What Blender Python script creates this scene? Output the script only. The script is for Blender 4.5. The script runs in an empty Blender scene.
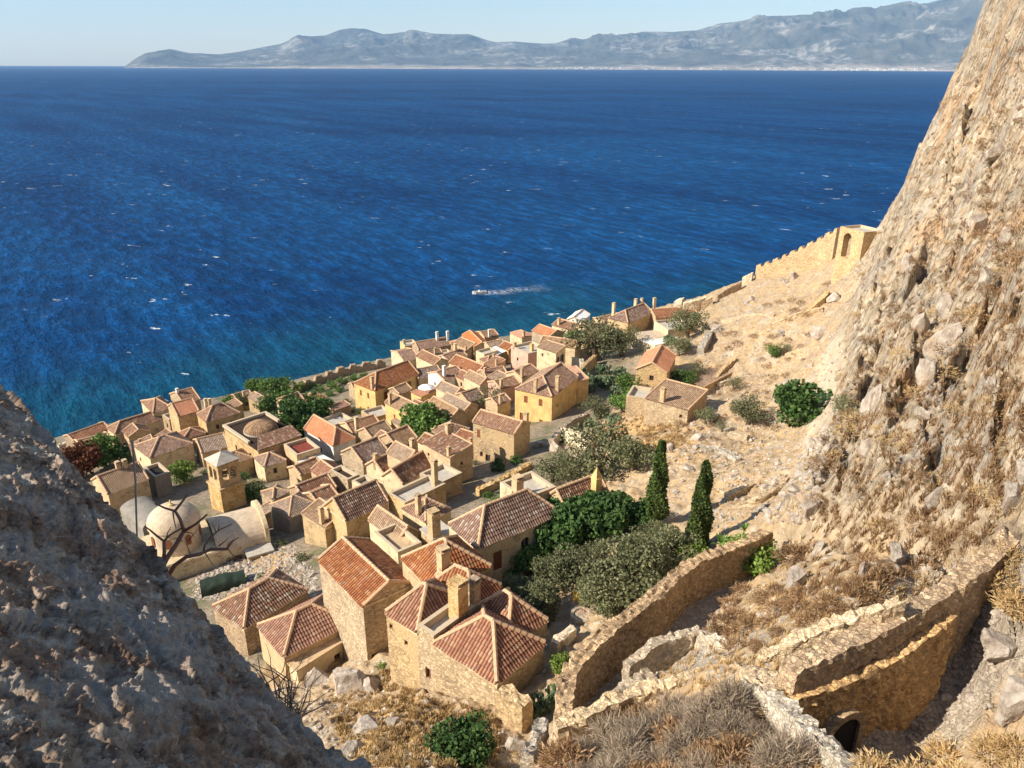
import bpy, math, random
import numpy as np
from mathutils import Vector, Matrix
rnd = random.Random(7)
S = bpy.context.scene
COL = S.collection
R = math.radians
# ---------------------------------------------------------------- camera
CAM = np.array([0.0, 0.0, 75.0]); FPX = 770.0; PITCH = R(22.5); ROLL = R(0.2)
FW = np.array([0, math.cos(PITCH), -math.sin(PITCH)])
_r = np.array([1.0, 0, 0]); _u = np.array([0, math.sin(PITCH), math.cos(PITCH)])
RT = _r*math.cos(ROLL) + _u*math.sin(ROLL); UP = _u*math.cos(ROLL) - _r*math.sin(ROLL)
def ray(px, py):
    return FW + (px-512)/FPX*RT - (py-384)/FPX*UP
def at_z(px, py, z):
    d = ray(px, py); return CAM + d*((z-CAM[2])/d[2])
def at_y(px, py, y):
    d = ray(px, py); return CAM + d*(y/d[1])
def at_t(px, py, t): return CAM + ray(px, py)*t
cd = bpy.data.cameras.new('camera'); cam = bpy.data.objects.new('camera', cd); COL.objects.link(cam)
cam.matrix_world = Matrix(((RT[0], UP[0], -FW[0], 0), (RT[1], UP[1], -FW[1], 0), (RT[2], UP[2], -FW[2], 75), (0, 0, 0, 1)))
cd.sensor_width = 36; cd.lens = 36*FPX/1024; cd.clip_start = .1; cd.clip_end = 80000
S.camera = cam
S.render.resolution_x = 1024; S.render.resolution_y = 768
# ---------------------------------------------------------------- noise
_p = np.random.RandomState(3).permutation(256); _p = np.concatenate([_p, _p, _p])
_g = np.random.RandomState(5).randn(256, 3); _g /= np.linalg.norm(_g, axis=1)[:, None]
def pn(x, y, z=0.0):
    x, y, z = np.broadcast_arrays(np.asarray(x, float), np.asarray(y, float), np.asarray(z, float))
    xi, yi, zi = np.floor(x).astype(int), np.floor(y).astype(int), np.floor(z).astype(int)
    xf, yf, zf = x-xi, y-yi, z-zi; xi &= 255; yi &= 255; zi &= 255
    f = lambda t: t*t*t*(t*(t*6-15)+10)
    u, v, w = f(xf), f(yf), f(zf); out = 0
    for a in (0, 1):
        for b in (0, 1):
            for c in (0, 1):
                g = _g[_p[_p[_p[(xi+a) & 255]+((yi+b) & 255)]+((zi+c) & 255)] & 255]
                d = g[..., 0]*(xf-a)+g[..., 1]*(yf-b)+g[..., 2]*(zf-c)
                out = out + d*(u if a else 1-u)*(v if b else 1-v)*(w if c else 1-w)
    return out*1.5
def fbm(x, y, z=0.0, o=4, g=.5):
    s = 0; a = 1
    for i in range(o): s = s + a*pn(x*2**i+i*17.3, y*2**i+i*9.1, z*2**i); a *= g
    return s
def rid(x, y, z=0.0, o=4, g=.5):
    s = 0; a = 1
    for i in range(o): s = s + a*(1-2*np.abs(pn(x*2**i+i*7.3, y*2**i+i*3.1, z*2**i))); a *= g
    return s
def sstep(a, b, x):
    t = np.clip((x-a)/(b-a), 0, 1); return t*t*(3-2*t)
# ---------------------------------------------------------------- terrain
CP = []
def cz(*L):
    for px, py, z in L: CP.append(at_z(px, py, z))
def cy(*L):
    for px, py, y in L: CP.append(at_y(px, py, y))
cz((60,441,1.5),(110,447,4),(140,420,2.5),(200,405,3),(260,398,2.5),(320,378,2.5),(385,362,2.5),(500,342,4),(450,352,4),
   (200,440,8),(300,420,7),(250,475,13),(350,470,14),(400,420,10),(450,400,10),(440,480,22),(400,540,27),(330,565,25),
   (250,560,21),(180,560,19),(300,600,27),(230,620,25),(345,665,29.5),(500,450,21),(545,430,20),(620,425,26),(610,380,18),
   (560,370,13),(600,335,9),(700,330,18),(690,400,29),(750,340,24),(800,300,31),(840,330,38),(850,270,34),(840,400,40),
   (830,430,41),(810,480,42.5),(750,470,39),(660,520,37),(700,545,40.5),(600,600,38),(570,470,27),(620,480,31),(660,450,33),
   (500,580,33),(450,690,35.5),(378,652,31.6),(400,700,37.6),(350,755,41.5),(460,758,43.5),(560,760,52),(700,765,54),(800,768,56.6),(760,717,54.9),(785,740,55.8),
   (950,765,58.5),(600,640,39.6),(560,652,39),(620,620,39.2),(640,585,38.8),(525,700,39),
   (605,705,46.7),(635,680,46.5),(665,640,46.2),(690,607,46),(722,580,45.8),(755,556,45.5),(680,665,49.3),(640,680,49),(660,720,51.5),(620,745,51.5),
   (640,312,7.5),(690,302,10),(720,292,14),(760,275,21),(800,264,27),(840,262,33),
   (800,560,50.5),(820,600,54),(860,560,54),(760,620,51.5),(790,640,53.5),(740,590,48.5),(880,598,55.6),
   (980,625,53.3),(940,680,51.3),(885,732,50.2),(1000,700,52.8),(1022,640,55.5),(1020,590,56))
cy((900,520,33),(900,400,50),(1020,400,32),(1020,200,61),(1020,20,99),(990,-10,134),(958,100,148),(928,158,162),(908,196,174),(876,236,185),
   (1015,500,28.5),(960,480,33),(950,300,62),(900,300,88),(880,350,74),(960,200,92),(950,120,122),(980,60,115),(900,230,140),(860,480,42),
   (870,300,118),(860,400,66),(1000,300,46),(1100,300,32),(1100,100,62),(1080,-60,95),(840,560,34.5),(900,570,30))
for p in ((0,0,68),(-10,0,66),(10,0,64),(0,10,60),(-8,15,52),(-20,20,45),(-40,30,33),(-60,60,20),(-90,90,12),(-110,120,5),(20,5,68),
          (30,15,76),(45,40,84),(80,80,100),(30,-12,84),(0,-15,84),(-20,-12,75),(115,225,10),(100,238,2),(140,200,40),(160,230,10),
          (110,150,86),(110,110,100),(150,150,95),(-70,30,28),(-60,0,45),(100,205,28),(16,12,61),(24,15,61.5),(9,10,60)):
    CP.append(np.array(p, float))
W1 = [(564,716,49.6),(565,695,49.6),(567,674,49.5),(581,655,49.4),(603,634,49.3),(632,610,49.1),(657,593,48.9),(671,579,48.8),(686,565,48.6),(708,555,48.4),(736,544,48.2),(756,537,48.0)]
_W = np.array([at_z(*q) for q in W1])
for i in (2, 3, 4, 5, 6, 8, 10):
    e_ = _W[min(i+1, 11)]-_W[max(i-1, 0)]; e_ = e_[:2]/np.hypot(e_[0], e_[1]); n_ = np.array([-e_[1], e_[0]])
    CP.append(np.array([*(_W[i][:2]+n_*1.9), 41.5 if i < 8 else 43.0])); CP.append(np.array([*(_W[i][:2]-n_*1.1), _W[i][2]-2.8]))
for q in ((788,668,53.9),(830,648,54.4),(870,630,54.9),(905,612,55.3),(938,592,55.7),(985,561,56.2)):
    p_ = at_z(*q[:2], q[2]+1.5); CP.append(np.array([p_[0]-.6, p_[1]+1.4, q[2]+.3])); CP.append(np.array([p_[0]+.7, p_[1]-1.5, q[2]-4.0]))
CP = np.array(CP)
def _k(r2): return r2*np.log(r2+1e-9)*.5
_n = len(CP); _d2 = ((CP[:, None, :2]-CP[None, :, :2])**2).sum(2)
_A = np.zeros((_n+3, _n+3)); _A[:_n, :_n] = _k(_d2)+np.eye(_n)*2.0
_A[:_n, _n] = 1; _A[:_n, _n+1:] = CP[:, :2]; _A[_n:, :_n] = _A[:_n, _n:].T
_w = np.linalg.solve(_A, np.concatenate([CP[:, 2], np.zeros(3)]))
SHORE = np.array([(-400,-110),(-160,98),(-97,150),(-36,196),(0,222),(40,232),(62,240),(92,246),(125,240),(200,250),(500,300)], float)
def sdist(x, y):
    best = np.full(x.shape, 1e9); sg = np.ones(x.shape)
    for a, b in zip(SHORE[:-1], SHORE[1:]):
        e = b-a; t = np.clip(((x-a[0])*e[0]+(y-a[1])*e[1])/(e@e), 0, 1)
        dx, dy = x-a[0]-t*e[0], y-a[1]-t*e[1]; d = np.hypot(dx, dy)
        c = e[0]*(y-a[1])-e[1]*(x-a[0]); m = d < best
        best = np.where(m, d, best); sg = np.where(m, np.where(c > 0, -1, 1), sg)
    return best*sg
def tps(x, y):
    out = np.full(x.shape, _w[_n])+_w[_n+1]*x+_w[_n+2]*y
    for i in range(_n): out = out+_w[i]*_k((x-CP[i, 0])**2+(y-CP[i, 1])**2)
    return out
def cliffmask(x, y, z0):
    e = .8; gx = (tps(x+e, y)-z0)/e; gy = (tps(x, y+e)-z0)/e
    s = np.hypot(gx, gy)
    f_ = np.interp(y, [0, 20, 30, 45, 58, 81, 110, 150, 185], [12, 17, 18.5, 18, 25, 37, 48, 61, 74])
    return sstep(.55, 1.0, s)*sstep(30, 40, z0)*sstep(-2, 2, x-f_)
def townmask(x, y, z0):
    # the built-up quarter: west of the bare slope
    line = x-(.16*y-2+4*np.sin(y*.05))
    return sstep(4, -6, line)*sstep(46, 56, y+0*x)*sstep(38, 34, z0)
def hit0(px, py):
    d = ray(px, py); t = np.linspace(15, 260, 700); P = CAM[None]+d[None]*t[:, None]; g = P[:, 2]-tps(P[:, 0], P[:, 1]); k = int(np.argmax(g < 0)); return P[k if (g < 0).any() else -1]
GUL = [([hit0(*q) for q in pts], w, dp) for pts, w, dp in (
 (((992,30),(987,55),(980,80),(970,115),(962,140),(955,168)), 1.5, 5.0), (((940,218),(934,240),(922,275),(905,318)), 1.4, 4.5), (((1012,240),(990,310),(968,370),(950,420)), .9, 2.6),
 (((935,330),(912,395),(890,455)), 1.0, 2.6), (((1020,395),(1000,440),(978,492)), .6, 1.6), (((895,245),(880,285),(868,330)), 1.0, 2.5), (((975,200),(958,250),(945,300)), .8, 2.2), (((1008,120),(998,170),(985,230)), 1.0, 2.4),
 (((880,350),(868,400),(850,440)), .8, 2.0), (((950,440),(930,490),(905,530)), .6, 1.4))]
def gullies(x, y):
    out = np.zeros(x.shape); wob = 1.1*pn(x*.35, y*.35, 3.3)+.5*pn(x*1.1, y*1.1, 8.3)
    for P, w, dp in GUL:
        L = [np.hypot(*(b-a)[:2]) for a, b in zip(P[:-1], P[1:])]; tot = sum(L); acc = 0; best = np.full(x.shape, 1e9); sv = np.zeros(x.shape)
        for (a, b), l in zip(zip(P[:-1], P[1:]), L):
            e = b-a; t = np.clip(((x-a[0])*e[0]+(y-a[1])*e[1])/(l*l+1e-9), 0, 1); d = np.hypot(x-a[0]-t*e[0], y-a[1]-t*e[1]); m = d < best; best = np.where(m, d, best); sv = np.where(m, (acc+t*l)/tot, sv); acc += l
        out = np.maximum(out, dp*sstep(w, w*.25, best+wob*.6)*np.clip(np.sin(sv*np.pi), 0, 1)**.5)
    return out
PP = np.array([at_z(*q) for q in ((590,722,46.9),(605,705,46.7),(635,680,46.5),(665,640,46.2),(690,607,46),(722,580,45.8),(755,556,45.5))])
def carve(x, y, z0):
    best = np.full(x.shape, 1e9); zz = np.zeros(x.shape)
    for a, b in zip(PP[:-1], PP[1:]):
        e = b-a; t = np.clip(((x-a[0])*e[0]+(y-a[1])*e[1])/(e[0]**2+e[1]**2), 0, 1); d = np.hypot(x-a[0]-t*e[0], y-a[1]-t*e[1]); m = d < best
        best = np.where(m, d, best); zz = np.where(m, a[2]+t*e[2], zz)
    w = sstep(2.3, 1.5, best); return z0*(1-w)+zz*w
def hfun(x, y, full=True):
    x = np.asarray(x, float); y = np.asarray(y, float)
    z0 = tps(x, y); d = sdist(x, y)
    cap = np.where(d > 0, 1.1*d+.3, .6*d-.2); z0 = np.where(d < 40, np.minimum(z0, cap+.05*fbm(x*.2, y*.2)), z0)
    cm = cliffmask(x, y, z0); tm = townmask(x, y, z0)
    dist = np.hypot(x, y); far = sstep(14, 40, dist)
    n = (.35+.65*far)*(1-tm*.85)*(.5*fbm(x*.11, y*.11, 3, 4)+.28*fbm(x*.6, y*.6, 9, 3))
    if full:
        # jagged strata of the cliff: ridges that follow the fall of the face
        a = (x*.80-y*.42+z0*.35); b = (x*.3+y*.55-z0*.9)
        rr = rid(a*.10, b*.035, .5, 5, .55)-.7
        r2 = rid(a*.35+5, b*.13, 2.5, 4, .6)-.7
        r3 = np.abs(fbm(a*.9, b*.5, 7.7, 3))
        r0 = rid(a*.045+2, b*.014, 6.5, 3, .5)-.7; r5 = rid(a*1.1+3, b*.45, 4.5, 4, .6)-.7; n = n+cm*(2.6*r0*far+1.5*rr*far+.5*r2*(.35+.65*far)-.45*r3+.55*r5+.5*np.floor(fbm(a*.30, b*.16, 4.4, 3)*3)/3)
        n = n-cm*gullies(x, y)
        n = n+(1-tm)*(1-cm)*(.36*np.maximum(rid(x*.45, y*.45, 1.2, 4)-.7, -.15)+.16*fbm(x*1.4, y*1.4, 5.1, 3))*far
    return carve(x, y, z0+n*sstep(0, 8, d))
def gz(x, y): return float(hfun(np.array([x]), np.array([y]))[0])
_ts = np.concatenate([np.linspace(12, 60, 160), np.linspace(60.5, 330, 500)])
def hit(px, py):
    d = ray(px, py); P = CAM[None]+d[None]*_ts[:, None]
    g = P[:, 2]-hfun(P[:, 0], P[:, 1]); k = np.argmax(g < 0)
    if not (g < 0).any(): return CAM+d*_ts[-1]
    if k == 0: return P[0]
    f = g[k-1]/(g[k-1]-g[k]); p = P[k-1]*(1-f)+P[k]*f; p[2] = gz(p[0], p[1]); return p
def depth(p): return float((np.asarray(p)-CAM)@FW)
# ---------------------------------------------------------------- mesh builder
class MB:
    def __init__(s): s.v = []; s.f = []; s.uv = {}; s.mi = {}
    def quad(s, a, b, c, d, m=0):
        n = len(s.v); s.v += [tuple(a), tuple(b), tuple(c), tuple(d)]; s.f.append((n, n+1, n+2, n+3))
        if m: s.mi[len(s.f)-1] = m
    def poly(s, P, m=0):
        n = len(s.v); s.v += [tuple(p) for p in P]; s.f.append(tuple(range(n, n+len(P))))
        if m: s.mi[len(s.f)-1] = m
    def box(s, x0, y0, z0, x1, y1, z1, m=0, tx=0, ty=0):
        n = len(s.v)
        s.v += [(x0,y0,z0),(x1,y0,z0),(x1,y1,z0),(x0,y1,z0),(x0+tx,y0+ty,z1),(x1-tx,y0+ty,z1),(x1-tx,y1-ty,z1),(x0+tx,y1-ty,z1)]
        for q in ((0,3,2,1),(4,5,6,7),(0,1,5,4),(1,2,6,5),(2,3,7,6),(3,0,4,7)):
            s.f.append(tuple(n+i for i in q))
            if m: s.mi[len(s.f)-1] = m
    def tube(s, P, rad, seg=6, m=0, cap=True):
        P = [Vector(p) for p in P]; n0 = len(s.v)
        if not hasattr(rad, '__len__'): rad = [rad]*len(P)
        for i, p in enumerate(P):
            t = (P[min(i+1, len(P)-1)]-P[max(i-1, 0)]).normalized()
            a = t.orthogonal().normalized() if i == 0 else (a-t*a.dot(t)).normalized()
            b = t.cross(a)
            for k in range(seg):
                th = 2*math.pi*k/seg; q = p+(a*math.cos(th)+b*math.sin(th))*rad[i]; s.v.append(tuple(q))
        for i in range(len(P)-1):
            for k in range(seg):
                a0 = n0+i*seg+k; a1 = n0+i*seg+(k+1) % seg
                s.f.append((a0, a1, a1+seg, a0+seg))
                if m: s.mi[len(s.f)-1] = m
        if cap:
            s.f.append(tuple(n0+k for k in reversed(range(seg)))); s.f.append(tuple(n0+(len(P)-1)*seg+k for k in range(seg)))
    def lathe(s, prof, seg=24, c=(0, 0, 0), a0=0, a1=2*math.pi, m=0):
        n0 = len(s.v); full = abs(a1-a0-2*math.pi) < 1e-6; ns = seg if full else seg+1
        for r, z in prof:
            for k in range(ns):
                th = a0+(a1-a0)*k/seg; s.v.append((c[0]+r*math.cos(th), c[1]+r*math.sin(th), c[2]+z))
        for i in range(len(prof)-1):
            for k in range(seg):
                k1 = (k+1) % ns; a = n0+i*ns
                s.f.append((a+k, a+k1, a+ns+k1, a+ns+k))
                if m: s.mi[len(s.f)-1] = m
    def build(s, name, mats, parent=None, smooth=False, uv=None):
        me = bpy.data.meshes.new(name); me.from_pydata(s.v, [], s.f)
        if not isinstance(mats, (list, tuple)): mats = [mats]
        for m in mats: me.materials.append(m)
        for k, m in s.mi.items(): me.polygons[k].material_index = m
        if smooth: me.polygons.foreach_set('use_smooth', [True]*len(me.polygons))
        if uv is not None:
            l = me.uv_layers.new(name='uv'); li = np.zeros(len(me.loops), int); me.loops.foreach_get('vertex_index', li)
            l.data.foreach_set('uv', np.asarray(uv, dtype=np.float32)[li].ravel())
        me.update(); o = bpy.data.objects.new(name, me); COL.objects.link(o)
        if parent: o.parent = parent
        return o
def npmesh(name, V, F, mats, smooth=True, attrs=None, parent=None):
    me = bpy.data.meshes.new(name); V = np.asarray(V, np.float32); F = np.asarray(F, np.int32); k = F.shape[1]
    me.vertices.add(len(V)); me.vertices.foreach_set('co', V.ravel())
    me.loops.add(F.size); me.loops.foreach_set('vertex_index', F.ravel())
    me.polygons.add(len(F)); me.polygons.foreach_set('loop_start', np.arange(0, F.size, k, dtype=np.int32))
    me.polygons.foreach_set('use_smooth', np.full(len(F), smooth))
    for m in (mats if isinstance(mats, (list, tuple)) else [mats]): me.materials.append(m)
    for n, a in (attrs or {}).items():
        at = me.attributes.new(n, 'FLOAT', 'POINT'); at.data.foreach_set('value', np.asarray(a, np.float32).ravel())
    me.update(calc_edges=True); me.validate(); o = bpy.data.objects.new(name, me); COL.objects.link(o)
    if parent: o.parent = parent
    return o
def gridfaces(n, m):
    i = np.arange(n-1)[:, None]*m+np.arange(m-1)[None]; i = i.ravel()
    return np.stack([i, i+m, i+m+1, i+1], 1)
def empty(name, loc=(0, 0, 0), rz=0):
    o = bpy.data.objects.new(name, None); COL.objects.link(o); o.location = tuple(float(c) for c in loc); o.rotation_euler = (0, 0, rz)
    o.empty_display_size = .3; return o
def tag(o, label=None, cat=None, group=None, kind=None):
    if label: o['label'] = label
    if cat: o['category'] = cat
    if group: o['group'] = group
    if kind: o['kind'] = kind
    return o
def copy_tree(o, parent=None):
    c = o.copy(); COL.objects.link(c); c.parent = parent
    for ch in [q for q in KIDS.get(o, o.children)]: copy_tree(ch, c)
    return c
KIDS = {}
# ---------------------------------------------------------------- materials
class NT:
    def __init__(s, name):
        s.m = bpy.data.materials.new(name); s.m.use_nodes = True; s.t = s.m.node_tree; s.t.nodes.clear()
        s.out = s.n('ShaderNodeOutputMaterial'); s.b = s.n('ShaderNodeBsdfPrincipled'); s.l(s.b.outputs[0], s.out.inputs[0])
        s.b.inputs['Roughness'].default_value = .9; s.b.inputs['Specular IOR Level'].default_value = .25
    def n(s, k, **kw):
        o = s.t.nodes.new(k)
        for a, b in kw.items(): setattr(o, a, b)
        return o
    def l(s, a, b): s.t.links.new(a, b)
    def put(s, sock, v):
        if hasattr(v, 'is_output'): s.l(v, sock)
        elif isinstance(v, (tuple, list)) and sock.type == 'RGBA': sock.default_value = tuple(v)+((1,) if len(v) == 3 else ())
        else: sock.default_value = v
    def pos(s): return s.n('ShaderNodeNewGeometry').outputs['Position']
    def obj(s): return s.n('ShaderNodeTexCoord').outputs['Object']
    def uv(s): return s.n('ShaderNodeTexCoord').outputs['UV']
    def rand(s): return s.n('ShaderNodeObjectInfo').outputs['Random']
    def attr(s, a): return s.n('ShaderNodeAttribute', attribute_name=a).outputs['Fac']
    def map(s, v, sc=(1, 1, 1), rot=(0, 0, 0)):
        o = s.n('ShaderNodeMapping'); s.l(v, o.inputs[0]); o.inputs['Scale'].default_value = sc; o.inputs['Rotation'].default_value = rot; return o.outputs[0]
    def noise(s, v, sc, det=4, rough=.55, col=False, dist=0):
        o = s.n('ShaderNodeTexNoise'); s.l(v, o.inputs['Vector']); o.inputs['Scale'].default_value = sc; o.inputs['Detail'].default_value = det
        o.inputs['Roughness'].default_value = rough; o.inputs['Distortion'].default_value = dist; return o.outputs[1 if col else 0]
    def vor(s, v, sc, feat='F1', out=0, rnd_=1):
        o = s.n('ShaderNodeTexVoronoi', feature=feat); s.l(v, o.inputs['Vector']); o.inputs['Scale'].default_value = sc; o.inputs['Randomness'].default_value = rnd_; return o.outputs[out]
    def white(s, v): o = s.n('ShaderNodeTexWhiteNoise'); s.l(v, o.inputs['Vector']); return o.outputs[0]
    def ramp(s, f, P, interp='LINEAR'):
        o = s.n('ShaderNodeValToRGB'); s.put(o.inputs[0], f); e = o.color_ramp; e.interpolation = interp
        while len(e.elements) < len(P): e.elements.new(.5)
        for q, (a, c) in zip(e.elements, P):
            q.position = a; c = (c, c, c) if not isinstance(c, tuple) else c; q.color = c+(1,)
        return o.outputs[0]
    def mix(s, f, a, b, mode='MIX'):
        o = s.n('ShaderNodeMix', data_type='RGBA', blend_type=mode); s.put(o.inputs[0], f); s.put(o.inputs[6], a); s.put(o.inputs[7], b); return o.outputs[2]
    def math(s, op, a, b=0.0, c=0.0):
        o = s.n('ShaderNodeMath', operation=op); s.put(o.inputs[0], a); s.put(o.inputs[1], b); s.put(o.inputs[2], c); return o.outputs[0]
    def vmath(s, op, a, b): o = s.n('ShaderNodeVectorMath', operation=op); s.put(o.inputs[0], a); s.put(o.inputs[1], b); return o.outputs[0]
    def hsv(s, c, h=.5, sa=1.0, v=1.0):
        o = s.n('ShaderNodeHueSaturation'); s.put(o.inputs['Color'], c); s.put(o.inputs['Hue'], h); s.put(o.inputs['Saturation'], sa); s.put(o.inputs['Value'], v); return o.outputs[0]
    def bump(s, h, st=.5, dist=.05, nrm=None):
        o = s.n('ShaderNodeBump'); s.put(o.inputs['Height'], h); o.inputs['Strength'].default_value = st; o.inputs['Distance'].default_value = dist
        if nrm is not None: s.l(nrm, o.inputs['Normal'])
        return o.outputs[0]
    def done(s, col=None, nrm=None, rough=None):
        if col is not None: s.put(s.b.inputs['Base Color'], col)
        if nrm is not None: s.l(nrm, s.b.inputs['Normal'])
        if rough is not None: s.put(s.b.inputs['Roughness'], rough)
        return s.m
def stone(name, c1, c2, sc=3.0, mortar=.75, bumpd=.05, plasterness=.0):
    t = NT(name); p = t.obj()
    pm = t.vmath('ADD', t.map(p, (1, 1, 1.5)), t.vmath('MULTIPLY', t.noise(p, 2.2, 3, col=True), (.35, .35, .35)))
    cell = t.vor(pm, sc, out=1); edge = t.vor(pm, sc, 'DISTANCE_TO_EDGE')
    cv = t.n('ShaderNodeSeparateColor'); t.l(cell, cv.inputs[0])
    base = t.mix(cv.outputs[0], c1, c2); base = t.hsv(base, v=t.math('ADD', .68, t.math('MULTIPLY', cv.outputs[1], .6)))
    e = t.ramp(edge, [(0, 0.0), (.07, 1.0)])
    mort = tuple(min(1, (a+b)*.5*1.15) for a, b in zip(c1, c2))
    col = t.mix(e, tuple(c*mortar for c in mort), base)
    col = t.hsv(col, v=t.math('ADD', .7, t.math('MULTIPLY', t.noise(p, 7, 5, .7), .6)));  big = t.noise(p, .35, 5, .6); col = t.hsv(col, v=t.math('ADD', .48, t.math('MULTIPLY', big, 1.05)), sa=t.math('ADD', .85, t.math('MULTIPLY', t.rand(), .35)))
    pl = t.ramp(t.noise(p, .6, 4, .6), [(.62-plasterness*.5, 0.0), (.66-plasterness*.5, 1.0)])
    col = t.mix(t.math('MULTIPLY', pl, .75), col, tuple(min(.8, c*1.05) for c in c1))
    col = t.hsv(col, v=t.math('ADD', .88, t.math('MULTIPLY', t.rand(), .26)))
    h = t.math('ADD', e, t.noise(p, 9, 3)); return t.done(col, t.bump(h, .8, bumpd))
def plaster(name, c, dirt=.25, patch=None):
    t = NT(name); p = t.obj(); col = t.mix(t.ramp(t.noise(p, .8, 6, .7), [(.3, 0.0), (.7, 1.0)]), tuple(x*.66 for x in c), tuple(min(x*1.12, .85) for x in c))
    st = t.noise(t.map(p, (3, 3, .35)), 1.5, 4, .6); col = t.mix(t.math('MULTIPLY', t.ramp(st, [(.48, 0.0), (.75, 1.0)]), dirt*2), col, tuple(x*.5 for x in c))
    if patch:
        pm = t.ramp(t.noise(p, .9, 4, .6), [(.56, 0.0), (.6, 1.0)]); cell = t.vor(t.map(p, (1, 1, 1.5)), 3.2, out=1)
        cv = t.n('ShaderNodeSeparateColor'); t.l(cell, cv.inputs[0]); col = t.mix(pm, col, t.hsv(patch, v=t.math('ADD', .6, t.math('MULTIPLY', cv.outputs[0], .6))))
    return t.done(col, t.bump(t.noise(p, 6, 4), .35, .04))
def tiles(name, c1, c2, c3, light=(.52, .38, .25), lf=.3):
    t = NT(name); uv = t.uv(); sx = t.n('ShaderNodeSeparateXYZ'); t.l(uv, sx.inputs[0])
    fx = t.math('FLOOR', t.math('DIVIDE', sx.outputs[0], .25)); ph = t.math('MULTIPLY', t.math('FRACT', t.math('MULTIPLY', fx, .37)), .4)
    vy = t.math('DIVIDE', t.math('ADD', sx.outputs[1], 0.0), .36); fy = t.math('FLOOR', vy)
    cb = t.n('ShaderNodeCombineXYZ'); t.l(fx, cb.inputs[0]); t.l(fy, cb.inputs[1]); t.l(t.rand(), cb.inputs[2])
    w = t.white(cb.outputs[0]); cb2 = t.vmath('ADD', cb.outputs[0], (31.7, 11.3, 0)); w2 = t.white(cb2)
    col = t.ramp(w, [(0, tuple(.5*a+.5*b for a, b in zip(c3, c1))), (.3, c1), (.75, c2), (1, c1)])
    col = t.mix(t.math('MULTIPLY', t.ramp(w2, [(1-lf*.55, 0.0), (1-lf*.55+.08, 1.0)]), .6), col, light)
    p = t.obj(); big = t.noise(p, .5, 5, .7); col = t.hsv(col, v=t.math('ADD', .60, t.math('MULTIPLY', big, .8)), sa=t.math('ADD', .72, t.math('MULTIPLY', t.rand(), .35)))
    li = t.ramp(t.noise(p, 1.3, 5, .7), [(.55, 0.0), (.68, 1.0)]); col = t.mix(t.math('MULTIPLY', li, .45), col, (.30, .25, .19))
    px_ = t.math('FRACT', t.math('DIVIDE', sx.outputs[0], .25)); col = t.mix(1.0, col, t.ramp(px_, [(0, .28), (.16, .62), (.38, 1.0), (.62, 1.12), (.84, .62), (1, .28)]), 'MULTIPLY')  # channels dirt-dark, crowns lightened: groove shading put into the tile colour
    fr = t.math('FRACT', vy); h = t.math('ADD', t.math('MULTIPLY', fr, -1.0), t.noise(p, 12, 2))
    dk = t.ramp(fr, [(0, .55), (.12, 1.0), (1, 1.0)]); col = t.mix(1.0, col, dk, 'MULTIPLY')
    return t.done(col, t.bump(h, .6, .05))
M = {}
M['stone_tan'] = stone('stone_tan', (.57, .43, .27), (.41, .30, .185), 4.6)
M['stone_ochre'] = stone('stone_ochre', (.58, .41, .22), (.42, .29, .15), 4.6, plasterness=.25)
M['stone_pale'] = stone('stone_pale', (.66, .56, .42), (.52, .41, .28), 4.0, plasterness=.25)
M['stone_brown'] = stone('stone_brown', (.45, .34, .23), (.33, .24, .16), 4.2)
M['rubble'] = stone('rubble_wall', (.60, .47, .32), (.42, .33, .23), 5.5, .78, .06)
M['rubble_grey'] = stone('rubble_grey', (.52, .46, .37), (.38, .33, .27), 5.5, .78, .06)
M['rubble_orange'] = stone('rubble_orange', (.56, .39, .22), (.38, .25, .14), 5.5, .78, .06)
M['yellow'] = plaster('ochre_yellow_plaster', (.72, .48, .20)); M['cream'] = plaster('cream_plaster', (.68, .54, .34), patch=(.5, .38, .24))
M['white'] = plaster('white_plaster', (.80, .77, .70), .12); M['pink'] = plaster('pink_plaster', (.68, .40, .30)); M['grey'] = plaster('grey_plaster', (.27, .245, .21), .3)
M['dome'] = plaster('dome_plaster', (.60, .475, .34), .3); M['slab'] = plaster('concrete_slab', (.50, .45, .38), .3); M['sand'] = plaster('sand_plaster', (.58, .42, .25), .25, patch=(.45, .32, .2))
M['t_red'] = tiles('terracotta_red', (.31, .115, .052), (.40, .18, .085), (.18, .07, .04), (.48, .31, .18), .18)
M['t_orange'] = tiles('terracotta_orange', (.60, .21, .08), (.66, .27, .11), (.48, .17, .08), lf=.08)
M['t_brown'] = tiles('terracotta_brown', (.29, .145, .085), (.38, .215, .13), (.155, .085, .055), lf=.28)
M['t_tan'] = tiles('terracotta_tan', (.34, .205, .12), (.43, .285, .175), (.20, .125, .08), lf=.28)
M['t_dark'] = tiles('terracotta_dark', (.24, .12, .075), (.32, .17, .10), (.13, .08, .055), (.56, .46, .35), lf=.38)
def flat(name, c, rough=.8, var=.15):
    t = NT(name); p = t.obj(); v = t.math('ADD', 1-var, t.math('MULTIPLY', t.noise(p, 3, 4), 2*var)); return t.done(t.hsv(c+(1,) if len(c) == 3 else c, v=v), None, rough)
M['cap'] = flat('ridge_mortar', (.55, .36, .22), .9, .35); M['pane'] = flat('dark_glass', (.03, .03, .035), .25); M['dark'] = flat('dark_opening', (.02, .017, .015))
M['wood'] = flat('brown_shutter', (.22, .08, .035)); M['frame'] = flat('window_surround', (.50, .40, .28)); M['red'] = flat('red_fabric', (.20, .045, .03), .8, .6)
M['whitecloth'] = flat('white_cloth', (.8, .8, .78), .9, .05); M['tarp'] = flat('green_tarp', (.022, .034, .02), .6, .6); M['metal'] = flat('grey_metal', (.3, .3, .3), .5)
M['paving'] = stone('paving', (.50, .42, .32), (.36, .3, .23), 2.5)
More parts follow.
